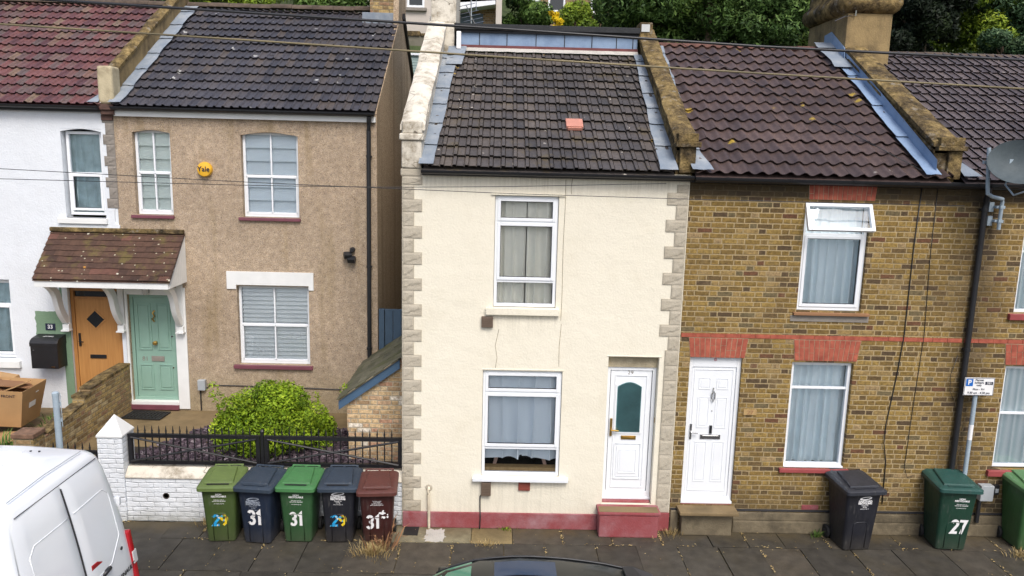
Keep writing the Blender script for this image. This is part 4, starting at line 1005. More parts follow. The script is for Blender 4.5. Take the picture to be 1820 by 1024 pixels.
mb = MB(); mb.box(-7.13, -6.93, YF-.04, YF, 6.12, 6.22); mb.box(-7.10, -6.86, YF-.10, YF, 6.22, 6.30); mb.box(-7.13, -6.86, YF-.13, YF, 6.30, 6.40); mb.build('corbel', plain('dark_brick', (.09, .05, .04), .9, .3, 12, .5), wh, bevel=.01)
# sage paint patches
def blob(x0, x1, z0, z1, y, seed, rough=.03):
    pts = []; n = 40
    for k in range(n):
        a = 2*PI*k/n; u, v = math.cos(a), math.sin(a); m = max(abs(u), abs(v)); u /= m; v /= m
        e = rough*mnoise.noise((u*3+seed, v*3, seed)); pts.append(((x0+x1)/2+u*((x1-x0)/2+e), (z0+z1)/2+v*((z1-z0)/2+e)))
    return pts
mb = MB(); mb.prism(blob(-8.60, -8.08, 2.05, 2.62, YF, 2), 1, YF-.005, YF+.001); mb.box(-8.12, -7.965, YF-.006, YF+.001, .82, 3.1); mb.build('painted_patch', 'sage_wall', wh)['label'] = 'sage green paint tests on the white wall beside the oak door'
# oak door 33
mb = MB(); mb.frame(-7.965, -7.025, .93, 3.075, .065, YF+.05, YF+.14); mb.box(-7.9, -7.09, YF+.052, YF+.138, 2.86, 2.90); mb.box(-8.0, -7.0, YF-.06, YF+.14, .85, .93); mb.build('door_frame', 'oak_frame', wh, bevel=.005)
mb = MB(); mb.box(-7.895, -7.095, YF+.07, YF+.115, .94, 2.855)
dxc, dzc, s1 = -7.53, 2.47, .165
for (a0, a1) in ((s1, s1+.03),):
    for q in range(4):
        c0, c1 = [(math.cos(PI/2*t), math.sin(PI/2*t)) for t in (q, q+1)]
        mb.prism([(dxc+c0[0]*a0, dzc+c0[1]*a0), (dxc+c0[0]*a1, dzc+c0[1]*a1), (dxc+c1[0]*a1, dzc+c1[1]*a1), (dxc+c1[0]*a0, dzc+c1[1]*a0)], 1, YF+.055, YF+.07)
for x in (-7.72, -7.27): mb.box(x, x+.004, YF+.068, YF+.07, .95, 2.85)
d33 = mb.build('door', 'oak', wh, bevel=.003)
mb = MB(); mb.prism([(dxc+s1, dzc), (dxc, dzc+s1), (dxc-s1, dzc), (dxc, dzc-s1)], 1, YF+.062, YF+.069); mb.build('pane', 'car_dark', d33)
mb = MB(); mb.box(-7.86, -7.825, YF+.05, YF+.07, 1.95, 2.20); mb.tube([(-7.842, YF+.06, 2.05), (-7.842, YF+.02, 2.05), (-7.76, YF+.01, 2.04)], .012, 8); mb.build('handle', 'black_metal', d33)
mb = MB(); mb.box(-7.67, -7.37, YF+.052, YF+.07, 1.72, 1.79); mb.build('letterbox', 'black_metal', d33, bevel=.004)
mb = MB(); mb.box(-7.89, -7.10, YF+.09, YF+.10, 2.90, 3.01); mb.build('fanlight', 'car_dark', wh)
def profw(u): return .030*math.sin(PI*u/.5) if u < .5 else 0
rw = tiles('roof', 'tile_red', wh, (-13.1, -13.1), (-7.08, -7.08), 2.86, 6.36, 32.6, 4.30, .318, .15, profw, 10, .042)
ridge(rw, -13.1, -7.1, 6.50, 8.72, 'ridge', .13)
mb = MB(); mb.add([(-13.1, 6.48, 8.66), (-6.9, 6.48, 8.66), (-6.9, 10.2, 6.32), (-13.1, 10.2, 6.32)], [(0, 1, 2, 3)]); mb.build('rear_roof', 'felt', wh, fix=False)
pt = parapet(wh, -7.08, -6.90, 3.0, 6.6, 6.42, 6.98, 31.5, 'parapet_ochre', copmat='parapet', over=.02)
mb = MB(); mb.box(-7.13, -6.86, 2.90, 3.22, 6.40, 7.06); mb.build('kneeler', stained('yellowed_stone', (.52, .45, .30), (.16, .12, .07), amt=.9, sc=5, streak=False, bump=.6, thr=(.48, .66)), pt, bevel=.06, seg=4)
mb = MB(); mb.prism([(2.9, 6.42), (6.6, 8.69), (6.6, 8.93), (3.1, 6.78)], 0, -7.10, -7.085); mb.build('white_face', 'white_render', pt)
mb = MB(); mb.add([(-7.3, 2.84, 6.43), (-7.1, 2.84, 6.43), (-7.1, 3.2, 6.68)], [(0, 1, 2)]); mb.build('flashing', 'lead', rw, fix=False)
gutter(wh, -13.0, -7.1, 2.85, 6.36, r=.06)
mb = MB(); mb.box(-13, -7.12, 2.93, 3.0, 6.26, 6.34); mb.build('fascia', 'black_plastic', wh)

# porch canopy over both doors
cp = thing('porch_canopy', 'mossy brown tiled porch canopy on white brackets over the two front doors', 'porch', (-6.9, YF, 3.2))
tiles('canopy_roof', 'tile_porch', cp, (-8.12, -8.18), (-5.74, -5.76), 2.20, 3.36, 44, 1.12, .128, .165, lambda u: 0, 1, .016, stagger=True)
mb = MB(); mb.box(-8.18, -5.76, 2.93, 3.0, 4.12, 4.20); mb.build('mortar_fillet', 'parapet', cp, bevel=.02)
mb = MB(); mb.box(-8.10, -5.78, 2.22, 2.26, 3.22, 3.335); mb.box(-8.09, -5.79, 2.26, 3.0, 3.22, 3.25); mb.build('fascia', 'upvc_old', cp, bevel=.005)
mb = MB(); mb.prism([(2.24, 3.23), (3.0, 3.23), (3.0, 4.08)], 0, -5.80, -5.765)
for k in range(9): mb.box(-5.766, -5.762, 2.32+.08*k, 2.326+.08*k, 3.24, 3.25+.09*k)
mb.build('side_panel', 'upvc_old', cp)
def bracket(x):
    mb = MB(); pts = []
    for k in range(13):                                 # S-shaped profile from fascia to wall foot
        t = k/12; pts.append((2.30+.58*t**.8+.05*math.sin(t*2*PI), 3.22-.80*t**1.15-.0*math.sin(t*PI)))
    inner = [(p[0]+.17*(1-.15*i/12), p[1]+.02) for i, p in enumerate(pts)]
    mb.prism(pts+[(min(2.99, q[0]), min(3.22, q[1])) for q in inner[::-1]], 0, x-.045, x+.045)
    mb.box(x-.06, x+.06, 2.90, 3.0, 2.30, 2.40); mb.box(x-.05, x+.05, 2.945, 3.0, 2.4, 3.22)
    mb.box(x-.075, x+.075, 2.86, 3.0, 2.27, 2.30)
    return mb.build('bracket', 'upvc_old', cp, bevel=.006)
for x in (-8.0, -6.99, -5.90): bracket(x)
pl = thing('porch_light', 'small bulkhead light above the sage green door', 'lamp', (-6.5, YF, 3.1))
mb = MB(); mb.lathe([(.03, 3.17), (.055, 3.15), (.055, 3.02), (.03, 2.99)], (-6.5, YF-.1, 0), 14); mb.build('glass_cover', 'lens_clear', pl, smooth=40)
mb = MB(); mb.box(-6.55, -6.45, YF-.06, YF-.03, 3.02, 3.16); mb.build('mount', 'chrome', pl)

# ------------------------------------------------------------------ curtains and blinds
def sag(u): return .012*math.sin(u*9)
curtain('cream curtain, left half, in the upstairs window of the cream house', -.02, .385, 3.5, 5.08, .135, 'curtain_cream', .026, 4, 1)
curtain('cream curtain, right half, in the upstairs window of the cream house', .40, .79, 3.5, 5.08, .135, 'curtain_cream', .026, 3.5, 2)
def hem(u): return .03*math.sin(u*5)+(.06 if u > .48 else 0)*(1 if u < .52 else .6)
curtain('sheer net curtain with a raised hem in the downstairs window of the cream house', -.17, .95, 1.07, 2.48,   .125, 'net', .032, 5, 3, hem=hem)
curtain('pale blue net curtain behind the open upstairs window of the brick house', 4.45, 5.34, 3.56, 5.08, .165, 'curtain_blue', .03, 10, 4)
curtain('pale blue net curtain in the downstairs window beside the white panelled door', 4.46, 5.32, 1.10, 2.71, .18, 'curtain_blue', .032, 10, 5, flare=.05)
curtain('wavy lace curtain upstairs at the far right edge', 7.70, 8.62, 3.6, 5.08, .12, 'lace', .02, 7, 6)
curtain('wavy lace curtain downstairs behind the parking sign', 7.70, 8.66, 1.15, 2.71, .12, 'lace', .02, 7, 7)
curtain('teal grey curtain upstairs in the white house', -7.82, -7.23, 4.45, 5.9, 3.18, 'curtain_teal', .03, 5, 8)
curtain('pale curtain downstairs in the white house at the left edge', -10.2, -9.07, 1.74, 3.14, 3.18, 'curtain_teal', .03, 8, 9)
blind('pale green blind in the narrow upstairs window of the tan house', -6.57, -5.99, 4.52, 5.93, 3.135, 'blind_green', 6, tilt=.045)
blind('pale blue blind in the wide upstairs window of the tan house', -4.64, -3.71, 4.52, 5.94, 3.135, 'blind_blue', 6, tilt=.045)
blind('white slatted blind in the downstairs window of the tan house', -4.80, -3.58, 1.75, 3.13, 3.14, 'blind', 17, tilt=.045)

# ------------------------------------------------------------------ wall-mounted things
al = thing('alarm_box', 'round yellow burglar alarm box between the upstairs windows of the tan house', 'alarm', (-5.33, YF, 5.3))
mb = MB(); mb.lathe([(.13, 0), (.135, -.05), (.12, -.085), (.06, -.10), (.01, -.103)], (-5.33, YF, 5.30), 28, 1); mb.build('cover', 'yellow_alarm', al, smooth=40)
text(al, 'Yale', -5.33, YF-.106, 5.305, .125, 'navy', bold=.002)
fl = thing('security_light', 'black twin-head security light on the tan wall', 'lamp', (-2.72, YF, 3.85))
mb = MB(); mb.lathe([(.05, 0), (.05, -.06), (.03, -.09)], (-2.70, YF, 3.90), 14, 1); mb.build('sensor', 'black_plastic', fl, smooth=40)
for s, (x, z, a) in enumerate(((-2.82, 3.86, 25), (-2.69, 3.78, -10))):
    mb = MB(); mb.box(-.07, .07, -.16, -.05, -.045, .045); mb.build('lamp_head', 'black_plastic', fl, bevel=.012, tf=Matrix.Translation((x, YF, z)) @ Matrix.Rotation(R(a), 4, 'Z') @ Matrix.Rotation(R(30), 4, 'X'))
mt = thing('meter_box', 'small grey meter box with a cable on the tan wall by the shrub', 'meter box', (-5.55, YF, 1.2))
mb = MB(); mb.box(-5.63, -5.49, YF-.09, YF, 1.17, 1.37); mb.build('box', 'grey_box', mt, bevel=.01)
mb = MB(); mb.tube([(-5.60, YF-.03, 1.17), (-5.60, YF-.03, .76)], .012, 6); mb.tube([(-5.5, YF-.03, 1.2), (-5.46, YF-.02, 1.22), (-5.42, YF-.015, 1.26), (-4.4, YF-.015, 1.25), (-3.4, YF-.015, 1.23), (-2.95, YF-.015, 1.22)], .009, 6); mb.build('cable', 'black_plastic', mt)
ml = thing('letter_box', 'black wall-mounted letter box beside the oak door', 'letter box', (-8.3, YF, 1.6))
mb = MB(); mb.prism([(2.70, 1.60), (2.70, 2.06), (3.0, 2.06), (3.0, 1.60)], 0, -8.56, -8.07); mb.build('body', 'black_metal', ml, bevel=.008)
mb = MB(); mb.prism([(2.69, 2.02), (2.69, 2.08), (2.72, 2.13), (2.78, 2.16), (3.0, 2.19), (3.0, 2.02)], 0, -8.57, -8.06); ld = mb.build('lid', 'black_metal', ml, bevel=.006)
text(ml, 'LETTERS', -8.31, 2.80, 2.165, .05, 'white_print', tf=Matrix.Translation((-8.31, 2.86, 2.1735)) @ Matrix.Rotation(R(8), 4, 'X'))
mb = MB(); mb.lathe([(.012, 0), (.012, -.008)], (-8.50, 2.70, 1.95), 10, 1); mb.build('lock', 'chrome', ml)
mb = MB(); mb.box(-8.2, -8.13, 2.694, 2.70, 1.625, 1.65); mb.build('maker_plate', 'chrome', ml)
ns = thing('number_sign', 'small dark slate house number sign above the black letter box', 'sign', (-8.33, YF, 2.33))
mb = MB(); mb.box(-8.42, -8.24, YF-.02, YF-.006, 2.265, 2.39); mb.build('plate', 'navy', ns, bevel=.003); text(ns, '33', -8.33, YF-.022, 2.328, .10, 'white_print', bold=.002)
for lab, x0, x1, z0, z1, m, d in (('square brown vent cover below the upstairs sill of the cream house', -.24, -.07, 3.18, 3.345, 'brown_vent', .05),
                                  ('brown cable box under the left end of the white sill', -.20, -.05, .545, .765, 'brown_vent', .07),
                                  ('square red vent cover under the middle of the white sill', .37, .55, .625, .77, 'vent_red', .03)):
    t = thing('vent_cover' if 'vent' in lab else 'cable_box', lab, 'vent' if 'vent' in lab else 'box', (x0, 0, z0), None)
    mb = MB(); mb.box(x0, x1, -d, 0, z0, z1); mb.build('body', m, t, bevel=.01)
    mb = MB()
    for k in range(4): mb.box(x0+.02, x1-.02, -d-.003, -d, z0+.03+k*(z1-z0-.05)/4, z0+.045+k*(z1-z0-.05)/4)
    mb.build('louvre', m, t)
    if 'cable' in lab:
        mb = MB(); mb.tube([(-.185, -.03, .56), (-.215, -.02, .52), (-.21, -.015, .3), (-.205, -.05, .22), (-.21, -.05, .0)], .010, 6); mb.build('cable', 'black_plastic', t)
bp = thing('standpipe', 'cream painted pipe rising from the pavement beside the left quoins', 'pipe', (-.99, -.05, 0))
mb = MB(); mb.tube([(-.99, -.06, 0), (-.995, -.06, .35), (-1.0, -.06, .56), (-1.0, -.05, .62), (-1.0, 0, .65)], .022, 10); mb.build('pipe', 'pvc_cream', bp, smooth=40)
mb = MB(); mb.lathe([(.055, 0), (.05, -.012), (.03, -.015)], (-1.0, 0, .64), 14, 1); mb.build('wall_plate', 'stone', bp)
e1 = thing('meter_box', 'grey meter box low on the brick wall between the two green bins', 'meter box', (7.57, 0, .7))
mb = MB(); mb.box(7.47, 7.67, -.12, 0, .62, .87); mb.build('box', 'grey_box', e1, bevel=.012)
mb = MB(); mb.tube([(7.50, -.06, .62), (7.50, -.06, .25)], .03, 8); mb.build('conduit', 'black_plastic', e1)
e2 = thing('key_safe', 'small black key safe on the brick wall beside the grey meter box', 'key safe', (7.75, 0, .75))
mb = MB(); mb.box(7.71, 7.80, -.05, 0, .70, .86); mb.build('body', 'black_plastic', e2, bevel=.01); mb = MB(); mb.box(7.735, 7.785, -.054, -.05, .735, .80); mb.build('keypad', 'grey_box', e2)
def cable(label, pts, r=.008, mat='black_plastic', group='cables running down the brick wall'):
    mb = MB(); mb.tube(pts, r, 6); return tag(mb.build('wall_cable', mat, smooth=True), label, 'cable', group)
cable('thick black cable down the brick wall, nearer the windows', [(6.07, -.012, 5.4), (6.05, -.012, 4.5), (6.06, -.012, 3.2), (6.02, -.014, 2.6), (5.94, -.012, 1.8), (5.93, -.03, 1.5), (6.0, -.012, 1.2), (6.02, -.012, .5)], .0075)
cable('thin grey cable down the brick wall, nearer the downpipe', [(6.30, -.012, 5.4), (6.31, -.01, 4.4), (6.36, -.01, 3.2), (6.32, -.01, 2.0), (6.30, -.01, 1.1), (6.35, -.03, .95), (6.45, -.02, .98)], .0042)
cable('short thin cable looping beside the black downpipe', [(6.90, -.02, 2.9), (6.82, -.03, 2.6), (6.84, -.03, 2.35), (6.92, -.02, 2.2)], .0042)
# satellite dish
sd = thing('satellite_dish', 'grey satellite dish on a bent pole above the black downpipe', 'satellite dish', (7.15, -.1, 5.0))
mb = MB(); mb.tube([(7.19, -.12, 4.80), (7.19, -.12, 5.12), (7.19, -.125, 5.20), (7.17, -.15, 5.24), (6.86, -.40, 5.28), (6.76, -.44, 5.32), (6.74, -.45, 5.42), (6.69, -.45, 5.95)], .026, 10); mb.build('pole', 'galv', sd, smooth=40)
for z in (4.92, 5.12):
    mb = MB(); mb.box(7.06, 7.13, -.05, 0, z-.07, z+.07); mb.box(7.12, 7.20, -.12, -.04, z-.015, z+.02); mb.box(7.155, 7.225, -.155, -.085, z-.02, z+.025); mb.build('wall_bracket', 'galv', sd, bevel=.005)
mb = MB(); rings = []
D = Matrix.Translation((7.02, -.60, 5.70)) @ Matrix.Rotation(R(158), 4, 'Z') @ Matrix.Rotation(R(-66), 4, 'X')
for k in range(9):
    u = k/8; rings.append([tuple(D @ Vector((.40*u*math.cos(a), .32*u*math.sin(a), .17*u*u))) for a in [2*PI*q/32 for q in range(32)]])
for k in range(8, -1, -1):
    u = k/8; rings.append([tuple(D @ Vector((.40*u*math.cos(a), .32*u*math.sin(a), .17*u*u-.012))) for a in [2*PI*q/32 for q in range(32)]])
mb.loft(rings, cap=False); mb.build('reflector', 'dish', sd, smooth=50)
mb = MB(); mb.box(6.62, 6.98, -.49, -.455, 5.73, 5.775); mb.box(6.93, 7.04, -.56, -.46, 5.58, 5.80); mb.tube([(6.98, -.52, 5.6), (6.95, -.5, 5.45), (6.95, -.7, 5.32), (6.95, -1.0, 5.40)], .012, 6); mb.build('mount', 'galv', sd)

# ------------------------------------------------------------------ parking sign and the plain post
ps = thing('parking_sign', 'white and blue parking permit sign on a grey post by the brick wall', 'sign', (7.15, -.13, 0))
mb = MB(); mb.tube([(7.17, -.13, 0), (7.17, -.13, 2.40)], .032, 12); po = mb.build('post', 'galv', ps, smooth=40)
mb = MB(); mb.tube([(7.17, -.13, 1.62), (7.17, -.13, 1.86)], .0335, 12); mb.build('white_label', 'white_print', po, smooth=40)
mb = MB(); mb.box(6.95, 7.40, -.185, -.175, 2.33, 2.605); pp = mb.build('plate', 'white_print', ps, bevel=.004)
mb = MB(); mb.frame(6.955, 7.395, 2.335, 2.60, .006, -.1875, -.185); mb.build('border', 'navy', pp)
mb = MB(); mb.box(6.97, 7.075, -.188, -.185, 2.475, 2.585); mb.build('blue_square', 'sign_blue', pp); text(pp, 'P', 7.022, -.190, 2.53, .105, 'white_print', bold=.003)
text(pp, 'Permit\nholders\nonly', 7.17, -.188, 2.53, .046, 'navy', sp=.85)
mb = MB(); mb.box(7.26, 7.375, -.188, -.185, 2.50, 2.545); mb.build('zone_plate', 'navy', pp); text(pp, 'DE1', 7.318, -.190, 2.522, .042, 'white_print')
text(pp, 'Mon - Fri', 7.17, -.188, 2.427, .046, 'navy'); text(pp, '9.30 am - 4.30 pm', 7.175, -.188, 2.372, .046, 'navy')
gp = thing('sign_post', 'plain grey post with an edge-on plate behind the white van', 'post', (-6.38, -.3, 0))
mb = MB(); mb.tube([(-6.38, -.3, 0), (-6.38, -.3, 2.12)], .045, 14); mb.lathe([(.048, 2.09), (.048, 2.14), (.03, 2.155)], (-6.38, -.3, 0), 14); mb.build('post', 'galv', gp, smooth=40)
mb = MB(); mb.box(.055, .063, -.02, .28, 1.62, 2.05); mb.box(.03, .06, -.02, .05, 1.70, 1.74); mb.box(.03, .06, -.02, .05, 1.94, 1.98); mb.build('plate', 'galv', gp, tf=Matrix.Translation((-6.38, -.3, 0)) @ Matrix.Rotation(math.atan2(6.38, 10.7), 4, 'Z'))

# ------------------------------------------------------------------ front garden walls, railings, store, gate
wl = thing('garden_wall', 'low white painted brick wall with a sloping coping behind the bins', 'wall', (-3.5, 0, 0))
mb = MB(); mb.box(-5.62, -1.415, .03, .28, 0, .70); mb.build('wall', 'white_brick', wl)
mb = MB(); mb.prism([(.01, .70), (.30, .70), (.30, .85), (.12, .85), (.01, .725)], 0, -5.62, -1.415); mb.build('coping', 'white_old', wl, bevel=.01)
mb = MB(); mb.lathe([(.045, 0), (.05, -.006), (.038, -.006), (.036, .0)], (-5.02, .03, .42), 16, 1); mb.build('drain_hole', 'dark_in', wl)
wp = thing('gate_pillar', 'white painted brick pillar with a pyramid cap', 'pillar', (-5.82, .2, 0))
mb = MB(); mb.box(-6.0, -5.625, .0, .38, 0, 1.37); mb.build('shaft', 'white_brick', wp, bevel=.008)
mb = MB(); a = [(-6.01, -.01, 1.35), (-5.615, -.01, 1.35), (-5.615, .39, 1.35), (-6.01, .39, 1.35)]; b = [(p[0], p[1], 1.38) for p in a]; mb.add(a+b+[(-5.81, .19, 1.66)], [(3, 2, 1, 0), (0, 1, 5, 4), (1, 2, 6, 5), (2, 3, 7, 6), (3, 0, 4, 7), (4, 5, 8), (5, 6, 8), (6, 7, 8), (7, 4, 8)]); mb.build('cap', 'upvc_old', wp, bevel=.008)
def railing(label, x0, x1, z0, z1, y, n, xb=True, name='railing', spike=.13):
    t = thing(name, label, 'railing', ((x0+x1)/2, y, z0), 'black iron railings')
    for x in (x0, x1-.06): q = MB(); q.box(x, x+.06, y-.028, y+.028, z0, z1); q.build('post', 'black_metal', t)
    for z in (z0, z1-.055): q = MB(); q.box(x0+.06, x1-.06, y-.026, y+.026, z, z+.055); q.build('rail', 'black_metal', t)
    me = None
    for k in range(n):
        x = x0+.045+(x1-x0-.09)*(k+1)/(n+1)
        if me is None:
            q = MB(); q.tube([(0, 0, z0+.03), (0, 0, z1+.03), (0, 0, z1+.05)], .0105, 6); q.tube([(.0, 0, z1+.04), (0, 0, z1+.07), (0, 0, z1+spike)], .016, 6, r2=.003)
            o = q.build('bar', 'black_metal', t); me = o.data
        else: o = bpy.data.objects.new('bar', me); COL.objects.link(o); o.parent = t
        o.location = Vector((x, y, 0))-Vector(t['_at'])
    if xb:
        for (a, b) in (((x0+.05, z1-.05), (x1-.05, z0+.05)), ((x0+.05, z0+.05), (x1-.05, z1-.05))):
            q = MB(); q.tube([(a[0], y-.030, a[1]), (b[0], y-.030, b[1])], .017, 6); q.build('brace', 'black_metal', t)
    return t
railing('black iron railing panel next to the white pillar', -5.60, -3.60, .89, 1.37, .15, 17)
railing('black iron railing panel next to the stone quoins', -3.53, -1.43, .89, 1.37, .15, 17)
q = thing('railing_post', 'black post between the two railing panels', 'post', (-3.565, .15, .85)); mb = MB(); mb.box(-3.588, -3.542, .13, .17, .80, 1.42); mb.build('shaft', 'black_metal', q); mb = MB(); mb.lathe([(.03, 1.42), (.035, 1.44), (.012, 1.47)], (-3.565, .15, 0), 8); mb.build('cap', 'black_metal', q)
railing('small black iron gate between the brick pier and the white pillar', -6.90, -6.04, .25, 1.08, .15, 6, False, 'iron_gate')
dw = thing('garden_wall', 'stepped old yellow brick wall between the oak and sage doors', 'wall', (-7.0, 1.5, .7))
mb = MB(); mb.prism([(2.98, .3), (2.98, 1.62), (2.2, 1.62), (1.55, 1.57), (1.55, 1.49), (1.36, 1.49), (1.36, 1.40), (.24, 1.27), (.24, .0), (.3, .0)], 0, -7.10, -6.90); mb.build('wall', 'brick_old', dw, bevel=.006)
mb = MB(); mb.prism([(2.98, 1.622), (2.98, 1.665), (2.2, 1.66), (1.6, 1.615), (1.6, 1.578)], 0, -7.11, -6.89); mb.box(-7.12, -6.88, 1.36, 1.56, 1.49, 1.55)
mb.prism([(1.35, 1.402), (1.35, 1.43), (.3, 1.305), (.3, 1.278)], 0, -7.11, -6.89); mb.build('coping', 'parapet', dw, bevel=.015)
pi_ = thing('brick_pier', 'short yellow brick pier at the front of the stepped wall', 'pillar', (-7.07, .1, 0))
mb = MB(); mb.box(-7.22, -6.92, -.05, .23, 0, 1.33); mb.build('shaft', 'brick_old', pi_, bevel=.006); mb = MB(); mb.box(-7.24, -6.90, -.07, .25, 1.33, 1.40); mb.build('cap', plain('weathered_cap', (.19, .11, .07), .9, .35, 9, .6), pi_, bevel=.012)
fw = thing('garden_wall', 'low old brick wall in front of the white house, mostly behind the van', 'wall', (-9, 0, 0))
mb = MB(); mb.box(-13, -7.23, .0, .22, 0, .9); mb.build('wall', 'brick_old', fw)
# lean-to store
ls = thing('brick_store', 'small buff brick lean-to store with a mossy slate roof and blue bargeboard', 'shed', (-1.95, .7, .75))
def zr(x, d=0): return 1.80+(x+2.50)*.72-d
mb = MB(); mb.prism([(-2.38, .55), (-1.50, .55), (-1.50, zr(-1.5, .03)), (-2.38, zr(-2.38, .03))], 1, .72, 2.85); mb.build('wall', 'brick_buff', ls)
mb = MB(); rows = 8; sl = math.atan(.72)
for j in range(rows):
    xa = -2.52+j*.145
    for k in range(9):
        ya = .60+k*.262+(j % 2)*.12-.06; yb = min(ya+.255, 2.95); ya = max(ya, .60)
        if yb-ya < .03: continue
        h = random.gauss(0, .004); xa2 = xa+random.gauss(0, .006)
        mb.add([(xa2, ya, zr(xa2)+.028+h), (xa2, yb, zr(xa2)+.028+h), (xa+.17, yb, zr(xa+.17)+.008), (xa+.17, ya, zr(xa+.17)+.008),
                (xa2, ya, zr(xa2)+.012+h), (xa2, yb, zr(xa2)+.012+h)], [(0, 1, 2, 3), (4, 5, 1, 0), (0, 3, 4), (1, 5, 2)])
mb.add([(-2.5, .6, zr(-2.5)), (-2.5, 2.95, zr(-2.5)), (-1.4, 2.95, zr(-1.4)), (-1.4, .6, zr(-1.4))], [(0, 1, 2, 3)]); mb.build('slate_roof', 'slate_moss', ls, fix=False)
mb = MB(); mb.prism([(-2.50, zr(-2.50, .17)), (-1.53, zr(-1.53, .17)), (-1.53, zr(-1.53, .02)), (-2.50, zr(-2.50, .02))], 1, .645, .685); mb.build('bargeboard', 'blue_board', ls, bevel=.004)
mb = MB(); mb.prism([(-2.48, zr(-2.48, .018)), (-1.55, zr(-1.55, .018)), (-1.55, zr(-1.55, -.003)), (-2.48, zr(-2.48, -.003))], 1, .63, .72); mb.build('mortar_verge', 'mortar', ls)
gt = thing('side_gate', 'tall blue grey boarded gate in the gap beside the tan house', 'gate', (-1.8, 3.0, .75))
mb = MB()
for k in range(6): mb.box(-2.12+.155*k, -1.972+.155*k, 3.03, 3.06, .76, 2.76)
mb.box(-2.13, -1.2, 3.028, 3.062, 2.76, 2.79); mb.build('boards', 'blue_gate', gt, bevel=.004)
mb = MB(); mb.box(-2.23, -2.13, 3.0, 3.10, .76, 2.79); mb.build('gate_post', 'blue_gate', gt, bevel=.006)
# doormat, slate chips, shrub
dm_ = thing('doormat', 'black rubber doormat in front of the sage green door', 'doormat', (-6.55, 2.6, .76))
mb = MB(); mb.frame(0, .72, 0, .42, .03, -.005, .015)
for k in range(10): mb.box(.04+.066*k, .075+.066*k, -.003, .012, .03, .39)
for k in range(3): mb.box(.03, .69, -.002, .010, .11+.1*k, .13+.1*k)
mb.build('mat', 'rubber', dm_, tf=Matrix.Translation((-6.86, 2.45, .765)) @ Matrix.Rotation(R(-4), 4, 'Z') @ Matrix(((1, 0, 0, 0), (0, 0, 1, 0), (0, 1, 0, 0), (0, 0, 0, 1))))
mb = MB(); rn = random.Random(3); n = 0
while n < 5200:
    x, y = rn.uniform(-6.05, -1.95), rn.uniform(.30, 2.35)
    if x < -5.15 and y > .35+1.75*(x+6.05)/.9: continue
    if y > 2.2+.1*math.sin(x*5) : continue
    s = rn.uniform(.024, .062); a = rn.uniform(0, PI); tx, ty = rn.gauss(0, .35), rn.gauss(0, .35); z = .762+rn.uniform(0, .03)
    T = Matrix.Translation((x, y, z)) @ Matrix.Rotation(a, 4, 'Z') @ Matrix.Rotation(tx, 4, 'X') @ Matrix.Rotation(ty, 4, 'Y')
    w = s*rn.uniform(.35, .7); p = [(-s, -w*.6, 0), (s*.3, -w, 0), (s, w*.2, 0), (s*.1, w, 0), (-s*.8, w*.7, 0)]
    mb.add([tuple(T @ Vector((u, v, .006))) for u, v, _ in p]+[tuple(T @ Vector((u, v, -.006))) for u, v, _ in p], [(0, 1, 2, 3, 4)]+[(k, k+5, (k+1) % 5+5, (k+1) % 5) for k in range(5)], rn.random()); n += 1
tag(mb.build('slate_chippings', 'chips', fix=False), 'plum slate chippings spread over the front garden bed', 'gravel', kind='stuff')

def leafcloud(mb, blobs, n, size, rn, shade=.35, flat=.5):
    vol = [b[3]**2 for b in blobs]; tot = sum(vol)
    for b, v in zip(blobs, vol):
        tint = rn.gauss(0, .13)
        for _ in range(int(n*v/tot)):
            d = Vector((rn.gauss(0, 1), rn.gauss(0, 1), rn.gauss(0, 1))).normalized(); k = rn.uniform(.5, 1.0)**.5
            p = Vector(b[:3])+Vector((d.x*b[3]*k, d.y*b[3]*k, d.z*b[4]*k))
            s = size*rn.uniform(.6, 1.35)
            nrm = (d*.7+Vector((rn.gauss(0, .6), rn.gauss(0, .6), rn.gauss(.25, .6)))).normalized()
            t = nrm.cross(Vector((rn.gauss(0, 1), rn.gauss(0, 1), rn.gauss(0, 1)))).normalized(); w = nrm.cross(t)
            r = min(1, max(0, .42+tint+rn.gauss(0, .17)+.16*d.z))  # lighter leaves on each clump's upper side: top light put into the colour
            mb.add([p-t*s, p+w*s*.5*flat*1.3, p+t*s, p-w*s*.5*flat*1.3], [(0, 1, 2, 3)], r)
def crown_blobs(c, rx, rz, n, rn, rb=(.28, .45)):
    out = []
    for _ in range(n):
        d = Vector((rn.gauss(0, 1), rn.gauss(0, 1), rn.gauss(.15, 1))).normalized(); k = rn.uniform(.35, .92)
        r = rx*rn.uniform(*rb); out.append((c[0]+d.x*rx*k, c[1]+d.y*rx*k, c[2]+d.z*rz*k, r, r*rn.uniform(.7, .95)))
    return out
def tree(name, label, cat, x, y, z0, crown, rx, rz, nb, n, size, mat, seed, trunk=True, group='trees on the hillside', rb=(.28, .45)):
    rn = random.Random(seed); t = thing(name, label, cat, (x, y, z0), group)
    bl = crown_blobs((x, y, crown), rx, rz, nb, rn, rb); mb = MB(); leafcloud(mb, bl, n, size, rn); mb.build('crown', mat, t, fix=False)
    if trunk:
        mb = MB(); top = crown+rz*.3
        mb.tube([(x, y, z0-.2), (x+.05, y, z0+(top-z0)*.5), (x+rn.uniform(-.2, .2), y, top)], .05+.06*rx, 8, r2=.03)
        for b in bl[:9]: mb.tube([(x, y, z0+(top-z0)*rn.uniform(.3, .7)), ((x+b[0])/2, (y+b[1])/2, (b[2]+crown)/2-.2), b[:3]], .05, 5, r2=.012)
        mb.build('trunk', 'bark', t)
    return t
rn = random.Random(21)
sb = thing('garden_shrub', 'rounded golden green shrub in the slate bed behind the railings', 'shrub', (-3.75, 1.3, .75))
